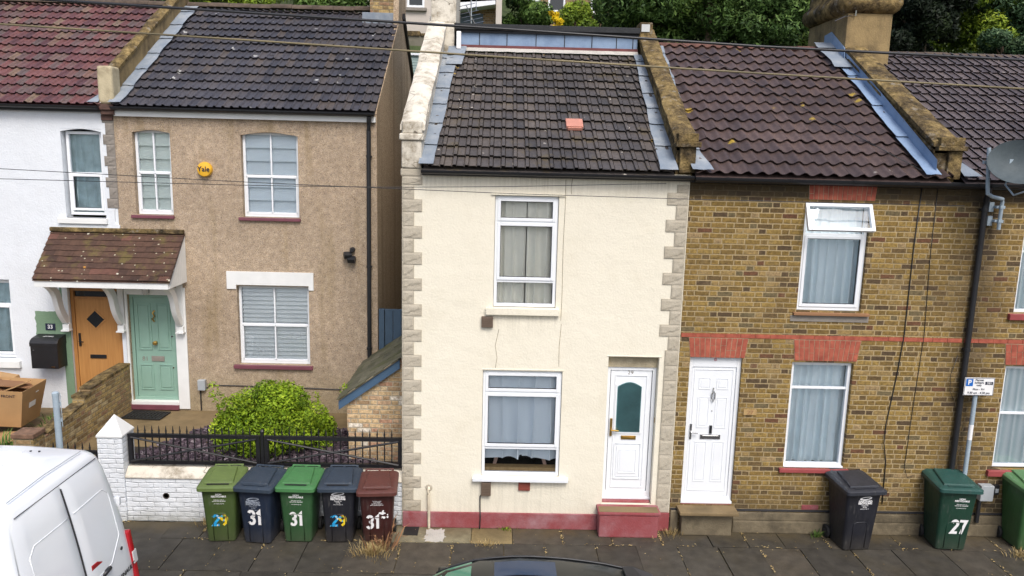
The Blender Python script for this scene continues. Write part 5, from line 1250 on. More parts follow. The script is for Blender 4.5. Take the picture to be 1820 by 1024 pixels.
bl = [(-3.75+.78*math.cos(a)*k, 1.35+.6*math.sin(a)*k, .98+.62*(1-k*k)+rn.gauss(0, .07), rn.uniform(.2, .34), rn.uniform(.18, .28)) for k in (.15, .5, .8, .95) for a in [rn.uniform(0, 6.28) for _ in range(int(5+16*k))]]
bl += [(-4.42, 1.25, 1.38, .24, .24), (-4.3, 1.2, 1.5, .2, .2), (-3.35, 1.2, 1.62, .26, .22), (-3.5, 1.3, 1.7, .25, .2), (-3.0, 1.25, 1.3, .22, .24)]+[(-3.75+rn.gauss(0, .55), 1.3+rn.gauss(0, .3), rn.uniform(1.3, 1.78), .10, .14) for _ in range(16)]
bl += [(-3.75+.86*math.cos(a), 1.35+.62*math.sin(a), rn.uniform(.82, 1.1), .2, .22) for a in [rn.uniform(0, 6.28) for _ in range(18)]]
mb = MB(); leafcloud(mb, bl, 34000, .030, rn, flat=.62); mb.build('foliage', 'bush', sb, fix=False)
mb = MB()
for k in range(9): a = k*.7; mb.tube([(-3.75, 1.35, .74), (-3.75+.3*math.cos(a), 1.35+.25*math.sin(a), 1.0), (-3.75+.6*math.cos(a), 1.35+.45*math.sin(a), 1.25)], .02, 5, r2=.006)
mb.build('stem', 'bark', sb)

# cardboard boxes
def cardbox(label, T, w, d, h, flare=.06, fill=False, closed=False):
    t = thing('cardboard_box', label, 'box', tuple(T.translation), 'cardboard boxes by the white house')
    def ring(z, k): return [tuple(T @ Vector((x*(w/2+k), y*(d/2+k), z))) for x, y in ((-1, -1), (1, -1), (1, 1), (-1, 1))]
    mb = MB(); mb.loft([ring(0, 0), ring(h, flare), ring(h, flare-.008), ring(.01, -.008)], cap=False); mb.add(ring(0, 0), [(0, 1, 2, 3)])
    if closed: mb.add(ring(h-.002, flare-.004), [(0, 1, 2, 3)])
    b = mb.build('body', 'card', t)
    if fill:
        for k, (a, e, z, m) in enumerate(((12, 30, h-.05, 'card_dark'), (-8, -24, h-.10, 'card'), (40, 14, h-.02, 'card_dark'))):
            q = MB(); q.box(-w*.40, w*.40, -d*.36, d*.36, -.01, .01)
            f = q.build('flattened_card', m, t, tf=T @ Matrix.Translation((.05*k-.05, .04*k, z)) @ Matrix.Rotation(R(a), 4, 'Z') @ Matrix.Rotation(R(e), 4, 'Y'))
            if k == 0: text(f, 'FRAGILE', 0, 0, 0, .05, 'navy', tf=T @ Matrix.Translation((-.05, -.02, z+.02)) @ Matrix.Rotation(R(a), 4, 'Z') @ Matrix.Rotation(R(e), 4, 'Y') @ Matrix.Translation((0, -.1, .0)))
            if k == 0:
                q = MB(); q.box(-.10, .10, -.07, .07, .0105, .012); q.build('paper_label', 'white_print', f, tf=T @ Matrix.Translation((-.05, 0, z)) @ Matrix.Rotation(R(a), 4, 'Z') @ Matrix.Rotation(R(e), 4, 'Y') @ Matrix.Translation((-.1, .08, 0)))
    return t, b
T = Matrix.Translation((-8.47, 1.78, .93)) @ Matrix.Rotation(R(3), 4, 'Z') @ Matrix.Rotation(R(3), 4, 'Y')
bx, bb = cardbox('largest open cardboard box, stuffed with flattened card, left of the grey post', T, .74, .58, .66, .09, True)
F1 = T @ Matrix.Translation((0, -.29-.045, .33)) @ Matrix.Rotation(R(90)+math.atan(.09/.66), 4, 'X')
text(bb, 'FRONT', 0, 0, 0, .07, 'navy', tf=F1 @ Matrix.Translation((.22, .24, .004)))
F2 = T @ Matrix.Translation((.37+.045, 0, .33)) @ Matrix.Rotation(R(90), 4, 'Z') @ Matrix.Rotation(R(90)+math.atan(.09/.66), 4, 'X')
mb = MB(); mb.box(-.12, .08, -.04, .06, .004, .006); mb.build('paper_label', 'white_print', bb, tf=F2)
mb = MB(); mb.box(.05, .14, .19, .21, .004, .006); mb.build('paper_label', 'white_print', bb, tf=F2)
cardbox('brown cardboard box tipped against the wall behind the largest one', Matrix.Translation((-8.95, 2.35, .95)) @ Matrix.Rotation(R(-20), 4, 'Z') @ Matrix.Rotation(R(12), 4, 'X'), .8, .45, .62, .0, closed=True)
b3, b3b = cardbox('closed cardboard box at the lower left edge above the van roof', Matrix.Translation((-8.72, .95, .88)) @ Matrix.Rotation(R(-38), 4, 'Z') @ Matrix.Rotation(R(8), 4, 'Y'), .62, .42, .42, .0, closed=True)
fc = tag(MB().box(-.5, .5, -.3, .3, 0, .015).build('cardboard_sheet', 'card', tf=Matrix.Translation((-8.15, 1.15, .86)) @ Matrix.Rotation(R(-25), 4, 'Z') @ Matrix.Rotation(R(-10), 4, 'Y')), 'flat cardboard sheet lying under the largest box', 'cardboard', 'cardboard boxes by the white house')
def weeds(name, label, x, y, z, n, h, mat, seed, spread=.12, cat='weeds', group=None, w=.006):
    rn = random.Random(seed); mb = MB()
    for _ in range(n):
        a = rn.uniform(0, 2*PI); r = abs(rn.gauss(0, spread)); px, py = x+r*math.cos(a), y+r*math.sin(a)*.7; l = h*rn.uniform(.4, 1.2)
        dx, dy = math.cos(a)*l*rn.uniform(.2, .9), math.sin(a)*l*rn.uniform(.2, .9); b = rn.uniform(0, PI); wx, wy = math.cos(b)*w, math.sin(b)*w
        mb.add([(px-wx, py-wy, z), (px+wx, py+wy, z), (px+dx*.5+wx*.7, py+dy*.5+wy*.7, z+l*.7), (px+dx*.5-wx*.7, py+dy*.5-wy*.7, z+l*.7), (px+dx, py+dy, z+l*.8)], [(0, 1, 2, 3), (3, 2, 4)], rn.random())
    return tag(mb.build(name, mat, fix=False), label, cat, group)
weeds('weed_clump', 'green weeds beside the stepped brick wall and boxes', -7.62, 1.9, .74, 160, .28, 'leaf_mid', 1, .25, w=.014, group='weeds')
weeds('weed_clump', 'green weeds at the foot of the oak door', -7.35, 2.55, .74, 90, .22, 'leaf_mid', 2, .15, w=.014, group='weeds')
weeds('weed_clump', 'green weeds above the van roof left of the brick pier', -7.75, .5, .74, 220, .45, 'leaf_mid', 3, .3, w=.016, group='weeds')
weeds('dry_grass_tuft', 'large straw-coloured tuft in front of the brown bin', -1.72, -.82, 0, 420, .14, 'straw', 4, .15, 'grass', 'dry grass tufts', .004)
t = weeds('dock_stem', 'brown seeding weed stems standing against the brown bin', -1.6, -.70, 0, 40, .35, 'card_dark', 5, .10, 'weeds', None, .012)
weeds('dry_grass_tuft', 'small straw tuft by the green bin nearest the white pillar', -4.35, -.05, 0, 120, .13, 'straw', 6, .08, 'grass', 'dry grass tufts', .004)
weeds('dry_grass_tuft', 'flat straw tuft on the paving below the white sill', -.1, -.55, 0, 130, .05, 'straw', 7, .11, 'grass', 'dry grass tufts', .004)
weeds('dry_grass_tuft', 'straw tuft in the corner of the red doorstep', 2.72, -.12, 0, 110, .1, 'straw', 8, .12, 'grass', 'dry grass tufts', .004)
weeds('dry_grass_tuft', 'straw tuft beside the leaf green bin at the right', 7.85, -.62, 0, 150, .09, 'straw', 9, .14, 'grass', 'dry grass tufts', .004)
weeds('weed_clump', 'tiny green weed at the foot of the red plinth', .2, -.06, 0, 60, .06, 'leaf_lime', 10, .07, group='weeds')
weeds('weed_clump', 'green weed at the wall foot beside the black bin', 4.98, -.12, 0, 60, .12, 'leaf_mid', 12, .07, group='weeds')
mb = MB(); rn = random.Random(9)
def bit(x, y, s, a):
    z = .006+rn.uniform(0, .008)
    mb.add([(x-s*math.cos(a), y-s*math.sin(a), z), (x+.35*s*math.sin(a), y-.35*s*math.cos(a), z+.006), (x+s*math.cos(a), y+s*math.sin(a), z), (x-.35*s*math.sin(a), y+.35*s*math.cos(a), z+.005)], [(0, 1, 2, 3)], rn.random())
for (x, ya, yb) in JOINTS:
    if not -7 < x < 10 or ya < -1.4: continue
    dens = max(0, mnoise.noise((x*1.7, ya, 4))+.35)
    for _ in range(int(60*dens)):
        y = rn.uniform(yb, ya)
        if mnoise.noise((x*2, y*5, 7)) < -.05: continue
        bit(x+rn.gauss(0, .012), y, rn.uniform(.006, .024), PI/2+rn.gauss(0, .7))
for (ya, n) in ((-.50, 420), (-1.36, 160), (.0, 420)):
    for _ in range(n):
        x = rn.uniform(-7, 10)
        if mnoise.noise((x*1.3, ya*3, 2)) < .08: continue
        bit(x, ya-(.02 if ya == 0 else 0)+rn.gauss(0, .018), rn.uniform(.006, .026), rn.gauss(0, .6))
for _ in range(150): bit(rn.uniform(-6, 9), rn.uniform(-1.6, -.1), rn.uniform(.006, .018), rn.uniform(0, PI))
tag(mb.build('straw_litter', 'straw', fix=False), 'bits of straw and dead leaf caught in the paving joints', 'litter', kind='stuff')
mb = MB(); mb.box(-1.36, -1.14, -.30, -.02, .004, .012); tag(mb.build('drain_cover', 'rubber'), 'square black drain cover beside the brown bin', 'drain cover')
mb = MB(); mb.prism(blob(-1.02, -.74, -.48, -.10, 0, 4, .07), 2, .002, .008); tag(mb.build('cement_patch', 'conc_pale'), 'pale cement splash on the paving near the cream pipe', 'patch')

# ------------------------------------------------------------------ wheelie bins
def rrect(w, y0, y1, z, r=.05, n=4):
    pts = []
    for cx, cy, a0 in ((w/2-r, y1-r, 0), (-w/2+r, y1-r, 90), (-w/2+r, y0+r, 180), (w/2-r, y0+r, 270)):
        for k in range(n+1): a = R(a0+90*k/n); pts.append((cx+r*math.cos(a), cy+r*math.sin(a), z))
    return pts
def make_bin(label, body, lid, w=.50, h=.88, slot='dark', handle=True):
    t = thing('wheelie_bin', label, 'bin', (0, 0, 0), 'wheelie bins on the pavement')
    k = w/.5
    mb = MB(); mb.loft([rrect(.39*k, -.225, .17, .02, .04), rrect(.40*k, -.235, .19, .06), rrect(.455*k, -.235-(.55*h/.88-.06)*.063/(.86*h/.88-.06), .24, .55*h/.88), rrect(.495*k, -.298, .28, .86*h/.88), rrect(.53*k, -.315, .30, .865*h/.88), rrect(.53*k, -.315, .30, h)])
    b = mb.build('body', body, t, smooth=38)
    # embossed arch on the lower front
    def fy(z): return -.235-(z-.06)*.063/(.86*h/.88-.06)
    mb = MB(); pts = [(-.10*k, .05), (-.10*k, .42), (-.085*k, .455), (-.06*k, .47), (.06*k, .47), (.085*k, .455), (.10*k, .42), (.10*k, .05)]
    mb.tube([(x, fy(z)-.001, z) for x, z in pts], .007, 6); mb.build('front_rib', body, b, smooth=True)
    # lid: sloping shell with lip, raised panel and hinge bar
    zl = h+.004; lw = w*1.16
    def lr(e, y0, y1, z0, z1, r=.05):
        q = rrect(lw-2*e, y0+e, y1-e, 0, r); ya, yb = y0+e, y1-e
        return [(x, y, z0+(z1-z0)*(y-ya)/(yb-ya)) for x, y, _ in q]
    Y0, Y1 = -.365, .315
    mb = MB(); mb.loft([lr(0, Y0, Y1, zl-.035, zl-.01), lr(0, Y0, Y1, zl+.012, zl+.045), lr(.012, Y0, Y1, zl+.022, zl+.06), lr(.05, Y0, Y1, zl+.034, zl+.085), lr(.062, Y0+.02, Y1, zl+.036, zl+.085)])
    l = mb.build('lid', lid, t, smooth=38)
    mb = MB()
    sl = .062/.62
    def lidz(y): return zl+.040+(y-Y0)*sl
    a, c = lw*.27, lw*.36
    ring = lambda e, dz: [(-c+e, Y0+.10+e, lidz(Y0+.10)+dz), (c-e, Y0+.10+e, lidz(Y0+.10)+dz), (a-e, Y1-.10-e, lidz(Y1-.10)+dz), (-a+e, Y1-.10-e, lidz(Y1-.10)+dz)]
    mb.loft([ring(0, -.012), ring(.008, .014), ring(.02, .018)]); mb.build('lid_panel', lid, l, bevel=.006)
    if slot: mb = MB(); mb.box(-lw*.27, lw*.27, Y0+.066, Y0+.097, lidz(Y0+.06)-.004, lidz(Y0+.06)+.003); mb.build('grip_slot', 'black_plastic' if slot == 'dark' else lid, l)
    mb = MB(); mb.tube([(-lw*.36, Y1+.005, zl+.085), (lw*.36, Y1+.005, zl+.085)], .014, 8)
    for x in (-lw*.34, 0, lw*.34): mb.box(x-.015, x+.015, Y1-.06, Y1+.01, zl+.045, zl+.085)
    mb.build('hinge_bar', lid, l, smooth=40)
    for s in (-1, 1):
        mb = MB(); mb.lathe([(.02, -.022), (.095, -.022), (.10, -.012), (.10, .012), (.095, .022), (.02, .022)], (s*(.205*k+.025), .215, .10), 20, 0); wv = mb.build('wheel', 'rubber', t, smooth=40)
        mb = MB(); mb.lathe([(.0, -.026), (.045, -.026), (.045, .026), (.0, .026)], (s*(.205*k+.025), .215, .10), 12, 0); mb.build('hub', 'black_plastic', wv)
    mb = MB(); mb.tube([(-.22*k, .215, .10), (.22*k, .215, .10)], .012, 6); mb.build('axle', 'black_metal', t)
    t['_fy'] = 0
    return t, b, fy
def f_s(fy): return fy(0)-fy(1)
def print_on(b, fy, body, z, size, mat='white_print', x=0, sx=1, bold=0, name='printed_text', sp=.95):
    T = Matrix.Translation((x, fy(z)-.003, z)) @ Matrix.Rotation(R(90)+math.atan(f_s(fy)), 4, 'X')
    return text(b, body, 0, 0, 0, size, mat, name, sx=sx, bold=bold, sp=sp, tf=T, thick=.001)
def nonrec(b, fy, x=0, dz=0):
    print_on(b, fy, 'NON\nRECYCLABLE', .755+dz, .036, x=x, bold=.0016, sp=.85); print_on(b, fy, 'Are you sure it\ncannot be recycled?', .675+dz, .024, x=x, sp=.9); print_on(b, fy, 'www.dartford.gov.uk', .625+dz, .017, x=x)
def recyc(b, fy, x=0, dz=0, m='white_print'):
    z = .80+dz; mb = MB(); ring = []
    T = Matrix.Translation((x, fy(z)-.004, z)) @ Matrix.Rotation(R(90)+math.atan(f_s(fy)), 4, 'X') @ Matrix.Rotation(R(6), 4, 'Z')
    vs = []
    for k in range(33):
        a = 2*PI*k/32; vs += [tuple(T @ Vector((.095*math.cos(a), .026*math.sin(a), 0))), tuple(T @ Vector((.07*math.cos(a)+.006, .012*math.sin(a)+.002, 0)))]
    mb.add(vs, [(2*k, 2*k+2, 2*k+3, 2*k+1) for k in range(32)]); mb.build('ring_emblem', m, b, fix=False)
    print_on(b, fy, 'DARTFORD\nRECYCLING', .735+dz, .040, m, x=x, bold=.002, sp=.85); print_on(b, fy, 'Thanks for\ncaring', .672+dz, .026, m, x=x, sp=.9); print_on(b, fy, 'www.dartford.gov.uk', .63+dz, .016, m, x=x)
def arc_(cx, cz, r, a0, a1, n=12): return [(cx+r*math.cos(R(a0+(a1-a0)*k/n)), cz+r*math.sin(R(a0+(a1-a0)*k/n))) for k in range(n+1)]
DIG = {'3': [arc_(.27, .72, .20, 160, -80)+arc_(.27, .28, .21, 80, -160)], '1': [[(.10, .74), (.30, .90), (.30, .02)]], '7': [[(.03, .90), (.50, .90), (.20, .02)]],
       '2': [arc_(.27, .70, .21, 165, -25)+[(.08, .10), (.52, .10)]], '9': [arc_(.28, .69, .20, 0, 330, 16), [(.49, .72), (.48, .5), (.42, .28), (.22, .08)]]}
def digit(b, fy, ch, x, z, h, mat, w=.20, asp=1.0):
    """one flat numeral cut from sticker film"""
    mb = MB(); T = Matrix.Translation((x, fy(z)-.0035, z)) @ Matrix.Rotation(R(90)+math.atan(f_s(fy)), 4, 'X')
    for q, pts in enumerate(DIG[ch]):
        P = [Vector(((u-.27)*h*asp, (v-.5)*h)) for u, v in pts]; vs = []; hw = w*h/2
        for i, p in enumerate(P):
            d0 = (p-P[i-1]).normalized() if i else (P[1]-p).normalized(); d1 = (P[i+1]-p).normalized() if i < len(P)-1 else d0
            n0 = Vector((-d0.y, d0.x)); n1 = Vector((-d1.y, d1.x)); m = (n0+n1).normalized(); k = hw/max(.35, m.dot(n0))
            vs += [tuple(T @ Vector((p.x+m.x*k, p.y+m.y*k, .0003*q))), tuple(T @ Vector((p.x-m.x*k, p.y-m.y*k, .0003*q)))]
        mb.add(vs, [(2*i, 2*i+1, 2*i+3, 2*i+2) for i in range(len(P)-1)])
    return mb.build('number_sticker', mat, b, fix=False)
def num(b, fy, s, z, mat='white_print', size=.28, x=0):
    h = size*.80
    for k, ch in enumerate(s): digit(b, fy, ch, x+(k-.5)*h*.47, z, h, mat, .18, .80)
def num29(b, fy, z):
    digit(b, fy, '2', -.058, z, .19, 'st_blue', .19); digit(b, fy, '9', .055, z, .19, 'st_yellow', .19)
def place(t, x, y, rz): t.location = (x, y, 0); t.rotation_euler = (0, 0, R(rz))
YB_ = -.34
t, b, f = make_bin('olive green wheelie bin with a colourful number 29, next to the white pillar', 'bin_olive', 'lid_olive'); nonrec(b, f); num29(b, f, .36); place(t, -3.99, YB_-.01, 4)
t, b, f = make_bin('navy blue wheelie bin with a large white 31', 'bin_navy', 'lid_navy', slot='lid', h=.89); recyc(b, f, -.02, -.08, plain('worn_white_print', (.30, .34, .40), .5, .5, 40)); num(b, f, '31', .43, size=.30); place(t, -3.42, YB_-.045, -6)
t, b, f = make_bin('bright green wheelie bin with a white 31 in the middle of the row', 'bin_green', 'lid_green', h=.88); nonrec(b, f); num(b, f, '31', .39, size=.28); place(t, -2.86, YB_+.01, -1)
t, b, f = make_bin('dark navy wheelie bin with a colourful number 29, second from the cream house', 'bin_black', 'lid_navy', h=.885); recyc(b, f); num29(b, f, .37); place(t, -2.27, YB_+.015, 2)
t, b, f = make_bin('brown wheelie bin with a white 31 standing against the cream house', 'bin_brown', 'lid_brown', slot='lid', h=.87)
print_on(b, f, 'Garden waste\nonly please\nDartford Council\nwww.dartford.gov.uk', .70, .022, sp=.95); num(b, f, '31', .40, size=.28, x=-.05)
mb = MB(); rn = random.Random(2)
for k in range(16):
    x, z, s = .085+rn.gauss(0, .028), .535+rn.gauss(0, .03), rn.uniform(.012, .024); T = Matrix.Translation((x, f(z)-.004, z)); pts = [(s*rn.uniform(.5, 1.2)*math.cos(a), s*rn.uniform(.5, 1.2)*math.sin(a)) for a in [q*PI/4 for q in range(8)]]
    mb.add([tuple(T @ Vector((u, -.0003*k, v))) for u, v in pts], [tuple(range(8))])
mb.build('worn_sticker', 'white_print', b, fix=False); place(t, -1.71, YB_-.06, 5)
t, b, f = make_bin('black wheelie bin without a number, below the brick house window', 'bin_black', 'lid_black', w=.545, h=.97, slot='lid'); recyc(b, f, .02, .06); place(t, 5.40, -.31, 6)
t, b, f = make_bin('bottle green wheelie bin with a white 27', 'bin_dgreen', 'lid_dgreen', w=.545, h=1.0, slot='lid'); nonrec(b, f, .05, .08); num(b, f, '27', .40, size=.30, x=.06); place(t, 6.88, -.26, -4)
t, b, f = make_bin('leaf green wheelie bin cut by the right edge', 'bin_pgreen', 'lid_pgreen', w=.545, h=1.0); place(t, 8.12, -.24, 0)

# ------------------------------------------------------------------ van
vn = thing('white_van', 'white high-roof panel van parked with its rear doors towards the bins', 'van', (-7, -3.75, 0))
CY = -3.80
def sect(x, hw, zt, zb=.45, tilt=0):
    prof = [(hw*.96, zb), (hw*1.0, zb+.25), (hw*1.0, 1.15), (hw*.975, 1.6), (hw*.90, zt-.22), (hw*.86, zt-.10), (hw*.80, zt-.035), (hw*.70, zt)]
    pts = [(u, z) for u, z in prof]; pts += [(-u, z) for u, z in prof[::-1]]
    return [(x-tilt*max(0, (z-.9))*(.7+.3*max(0, z-.9)), CY+u, z) for u, z in pts]
mb = MB(); st = []
for x, hw, zt, tl_ in ((-4.10, .90, 2.37, .16), (-4.14, .955, 2.405, .16), (-4.22, .98, 2.43, .16), (-5.0, 1.0, 2.46, .05), (-6.5, 1.0, 2.47, 0), (-8.0, 1.0, 2.46, 0), (-8.5, .99, 2.40, 0)):
    st.append(sect(x, hw, zt, tilt=tl_))
def nose(x, hw, zt, zb=.45): return [(x, CY+u, z) for u, z in [(hw*.96, zb), (hw, zb+.15), (hw, zb+.3), (hw*.97, zb+.3+(zt-zb-.3)*.3), (hw*.93, zb+.3+(zt-zb-.3)*.6), (hw*.9, zt-.08), (hw*.85, zt-.03), (hw*.7, zt)]]+[(x, CY-u, z) for u, z in [(hw*.96, zb), (hw, zb+.15), (hw, zb+.3), (hw*.97, zb+.3+(zt-zb-.3)*.3), (hw*.93, zb+.3+(zt-zb-.3)*.6), (hw*.9, zt-.08), (hw*.85, zt-.03), (hw*.7, zt)][::-1]]
st += [nose(-8.9, .97, 2.05), nose(-9.3, .96, 1.45), nose(-9.8, .92, 1.15), nose(-10.0, .85, .95)]
mb.loft(st); vb = mb.build('body', 'van', vn, smooth=45)
def rearx(z, off=0): return -4.10-.16*max(0, (z-.9))*(.7+.3*max(0, z-.9))+off
def rhw(z):
    zt = 2.37; P = [(.45, .90*.96), (.70, .90), (1.15, .90), (1.6, .8775), (2.15, .81), (2.27, .774), (2.335, .72), (2.37, .63)]
    for (a, b), (c, d) in zip(P[:-1], P[1:]):
        if a <= z <= c: return b+(d-b)*(z-a)/(c-a)
    return .63
def doorleaf(y0f, y1f, z0=.50, z1=2.33):
    mb = MB(); nz = 16; ny = 10; vs = []
    for j in range(nz+1):
        z = z0+(z1-z0)*j/nz
        a, b = y0f(z), y1f(z)
        for i in range(ny+1):
            u = i/ny; y = a+(b-a)*u; edge = min(u, 1-u, j/nz, 1-j/nz)
            vs.append((rearx(z, .028 if edge > 0 else .004)+.02*(1-((y-CY)/.9)**2), y, z))
    mb.add(vs, [(j*(ny+1)+i, j*(ny+1)+i+1, (j+1)*(ny+1)+i+1, (j+1)*(ny+1)+i) for j in range(nz) for i in range(ny)])
    return mb
SEAM = CY-.0
dr = doorleaf(lambda z: SEAM+.006, lambda z: CY+rhw(z)*.985).build('rear_door', 'van', vn, smooth=50, fix=False)
dl_ = doorleaf(lambda z: CY-rhw(z)*.985, lambda z: SEAM-.006).build('rear_door', 'van', vn, smooth=50, fix=False)
mb = MB()
mb.tube([(rearx(z, .012)+.018, SEAM, z) for z in [.5+.1*k for k in range(19)]], .010, 4); mb.tube([(rearx(2.335, .02)+.0, CY+u, 2.336) for u in (-.7, -.3, 0, .3, .7)], .005, 4); mb.build('door_seal', 'seal', vn)
def pressed(door, y0, y1):
    """raised outline of the pressed window blank"""
    def X(y, z): return rearx(z, .029)+.02*(1-((y-CY)/.9)**2)
    m = MB(); pts = []; za, zb = 1.25, 2.02
    loop = [(y0, zb), (y0+(y1-y0)*.85, zb), (y1, zb-.08), (y1, 1.45), (y0+(y1-y0)*.6, za), (y0, za)]
    for (a, b), (c, d) in zip(loop[:-1], loop[1:]):
        for k in range(5): y, z = a+(c-a)*k/5, b+(d-b)*k/5; pts.append((X(y, z), y, z))
    m.tube(pts, .0045, 6); m.build('pressing', 'van', door, smooth=True)
pressed(dr, SEAM+.05, CY+.70); pressed(dl_, SEAM-.05, CY-.70)
mb = MB(); mb.prism([(SEAM+.07, 1.24), (SEAM+.09, 1.42), (SEAM+.20, 1.41), (SEAM+.30, 1.36), (SEAM+.18, 1.26)], 0, -4.19, -4.115); mb.build('reflector', 'van_lens', dr, bevel=.008)
mb = MB(); mb.tube([(-4.11, SEAM+.24, 1.20), (-4.075, SEAM+.30, 1.25), (-4.085, SEAM+.37, 1.24)], .024, 8); mb.build('handle', 'black_plastic', dr, smooth=True)
mb = MB(); mb.lathe([(.02, 0), (.02, .01)], (-4.085, CY+.62, 1.33), 12, 0); mb.build('lock', 'black_plastic', dr)
text(dr, 'RENAULT', 0, 0, 0, .075, 'black_plastic', 'badge', bold=.002, sx=1.1, tf=Matrix.Translation((-4.058, CY+.66, 1.03)) @ Matrix.Rotation(R(90), 4, 'Z') @ Matrix.Rotation(R(90), 4, 'X'))
for s in (1, -1):
    mb = MB(); mb.box(rearx(1.2)-.10, rearx(1.2)+.065, CY+s*.905-.045, CY+s*.905+.030, .70, 1.40); tl2 = mb.build('tail_light', 'van_lens', vn, bevel=.02, tf=Matrix.Translation((-4.1, 0, 1)) @ Matrix.Rotation(R(-7), 4, 'Y') @ Matrix.Translation((4.1, 0, -1)))
    mb = MB(); mb.box(rearx(1.2)+.05, rearx(1.2)+.070, CY+s*.905-.04, CY+s*.905+.048, 1.0, 1.15); mb.build('lens', 'lens_clear', tl2, bevel=.01, tf=Matrix.Translation((-4.1, 0, 1)) @ Matrix.Rotation(R(-7), 4, 'Y') @ Matrix.Translation((4.1, 0, -1)))
    for x in (-5.4, -9.1):
        mb = MB(); mb.lathe([(.2, -.11), (.33, -.11), (.35, -.08), (.35, .08), (.33, .11), (.2, .11)], (x, CY+s*.86, .20), 24, 1); wz = mb.build('wheel', 'rubber', vn, smooth=40); mb = MB(); mb.lathe([(.02, -.1), (.2, -.1), (.2, .1), (.02, .1)], (x, CY+s*.86, .20), 16, 1); mb.build('rim', 'chrome', wz)
    for z in (1.75, 1.0): mb = MB(); mb.box(-4.22, -4.07, CY+s*.93-.02, CY+s*.93+.03, z-.05, z+.05); mb.build('hinge', 'van', vn, bevel=.012, tf=Matrix.Translation((-.16*(z-.9), -s*.03*(z > 1.5), 0)))
mb = MB(); mb.box(-4.2, -3.98, CY-.93, CY+.93, .22, .50); mb.build('bumper', 'black_plastic', vn, bevel=.04)
mb = MB()
for y in (CY-.55, CY-.2, CY+.15, CY+.5): mb.box(-8.0, -5.0, y, y+.05, 2.44, 2.4645)
mb.build('roof_rib', 'van', vb, bevel=.01)
mb = MB(); mb.tube([(-4.45, CY-.62, 2.446), (-4.47, CY, 2.452), (-4.45, CY+.62, 2.446)], .006, 4); mb.tube([(-5.35, CY-.7, 2.46), (-5.35, CY+.7, 2.46)], .004, 4); mb.build('roof_seam', 'grey_box', vb)
mb = MB(); mb.lathe([(.012, 2.44), (.012, 2.46)], (-4.86, CY+.58, 0), 8); mb.lathe([(.012, 2.44), (.012, 2.46)], (-4.95, CY+.58, 0), 8); mb.build('roof_plug', 'black_plastic', vb)
mb = MB(); mb.add([(-8.55, CY-.8, 2.25), (-8.55, CY+.8, 2.25), (-9.28, CY+.85, 1.52), (-9.28, CY-.85, 1.52)], [(0, 1, 2, 3)]); mb.build('windscreen', 'car_dark', vn, tf=Matrix.Translation((-.06, 0, .06)), fix=False)

# ------------------------------------------------------------------ car
cr = thing('dark_car', 'dark hatchback with a sunroof parked below the cream house', 'car', (.2, -4.03, 0))
CYC = -4.03
S_ = []  # x, half width at sill, half width at roof, roof z, belt z
for x, hb, hr, zr_, zb_ in ((-2.15, .62, .50, .62, .60), (-2.0, .76, .66, .74, .70), (-1.6, .83, .75, .90, .82), (-1.0, .85, .78, .98, .88), (-.72, .86, .60, 1.17, .90), (-.45, .86, .60, 1.32, .92), (-.1, .86, .61, 1.43, .92), (.35, .86, .62, 1.465, .93), (.8, .86, .61, 1.455, .94), (1.25, .86, .585, 1.42, .95), (1.62, .84, .54, 1.37, .96), (1.78, .82, .47, 1.30, .97), (1.90, .80, .50, 1.10, .98), (1.98, .76, .60, .95, .90), (2.02, .70, .6, .6, .58)):
    S_.append((x-.05-.045*max(0, x), hb, hr, zr_, zb_))
def csec(x, hb, hr, zr, zb):
    P = [(hb*.95, .25), (hb, .45), (hb, min(.7, zb-.02)), (hb*.97, zb), (hr+(hb*.97-hr)*.12, zr-.09*(zr-zb)-.035), (hr, zr-.035), (hr*.85, zr-.012), (hr*.45, zr)]
    return [(x, CYC+u, z) for u, z in P]+[(x, CYC-u, z) for u, z in P[::-1]]
mb = MB(); mb.loft([csec(*q) for q in S_]); body = mb.build('body', 'car', cr, smooth=50)
def on_roof(x, u):
    for q0, q1 in zip(S_[:-1], S_[1:]):
        if q0[0] <= x <= q1[0]:
            k = (x-q0[0])/(q1[0]-q0[0]); hr = q0[2]+(q1[2]-q0[2])*k; zr = q0[3]+(q1[3]-q0[3])*k; a = abs(u)
            z = zr-.035 if a >= 1 else (zr-.012-(a-.85)/.15*.023 if a > .85 else zr-.012*max(0, (a-.45)/.4)); return (x, CYC+u*hr, z+.006)
def patch(name, mat, x0, x1, u0, u1, parent, nx=10, nu=6, dz=0, shape=None):
    mb = MB(); vs = []
    for i in range(nx+1):
        for j in range(nu+1):
            x = x0+(x1-x0)*i/nx; u = u0+(u1-u0)*j/nu
            p = on_roof(x+(shape(u) if shape else 0)*(1-i/nx), u); vs.append((p[0], p[1], p[2]+dz))
    mb.add(vs, [(i*(nu+1)+j, i*(nu+1)+j+1, (i+1)*(nu+1)+j+1, (i+1)*(nu+1)+j) for i in range(nx) for j in range(nu)]); return mb.build(name, mat, parent, smooth=True, fix=False)
patch('windscreen', 'car_glass', -.93, -.22, -.95, .95, cr, shape=lambda u: .12*u*u)
sr = patch('sunroof', 'sunroof', .02, .66, .30, .78, cr, dz=.004)
patch('rear_window', 'car_dark', 1.54, 1.70, -.8, .8, cr)
mb = MB(); ring = []
for (x, u, dz) in ((1.38, .9, .01), (1.50, .95, .012), (1.71, .88, -.03), (1.74, .0, -.012), (1.71, -.88, -.03), (1.50, -.95, .012), (1.38, -.9, .01), (1.42, 0, .012)):
    hr = .56; ring.append((x, CYC+u*hr, 1.395+dz-(x-1.38)*.12))
mb.loft([[(a, b, c-.03) for a, b, c in ring], ring]); mb.build('spoiler', 'black_plastic', cr, bevel=.01)
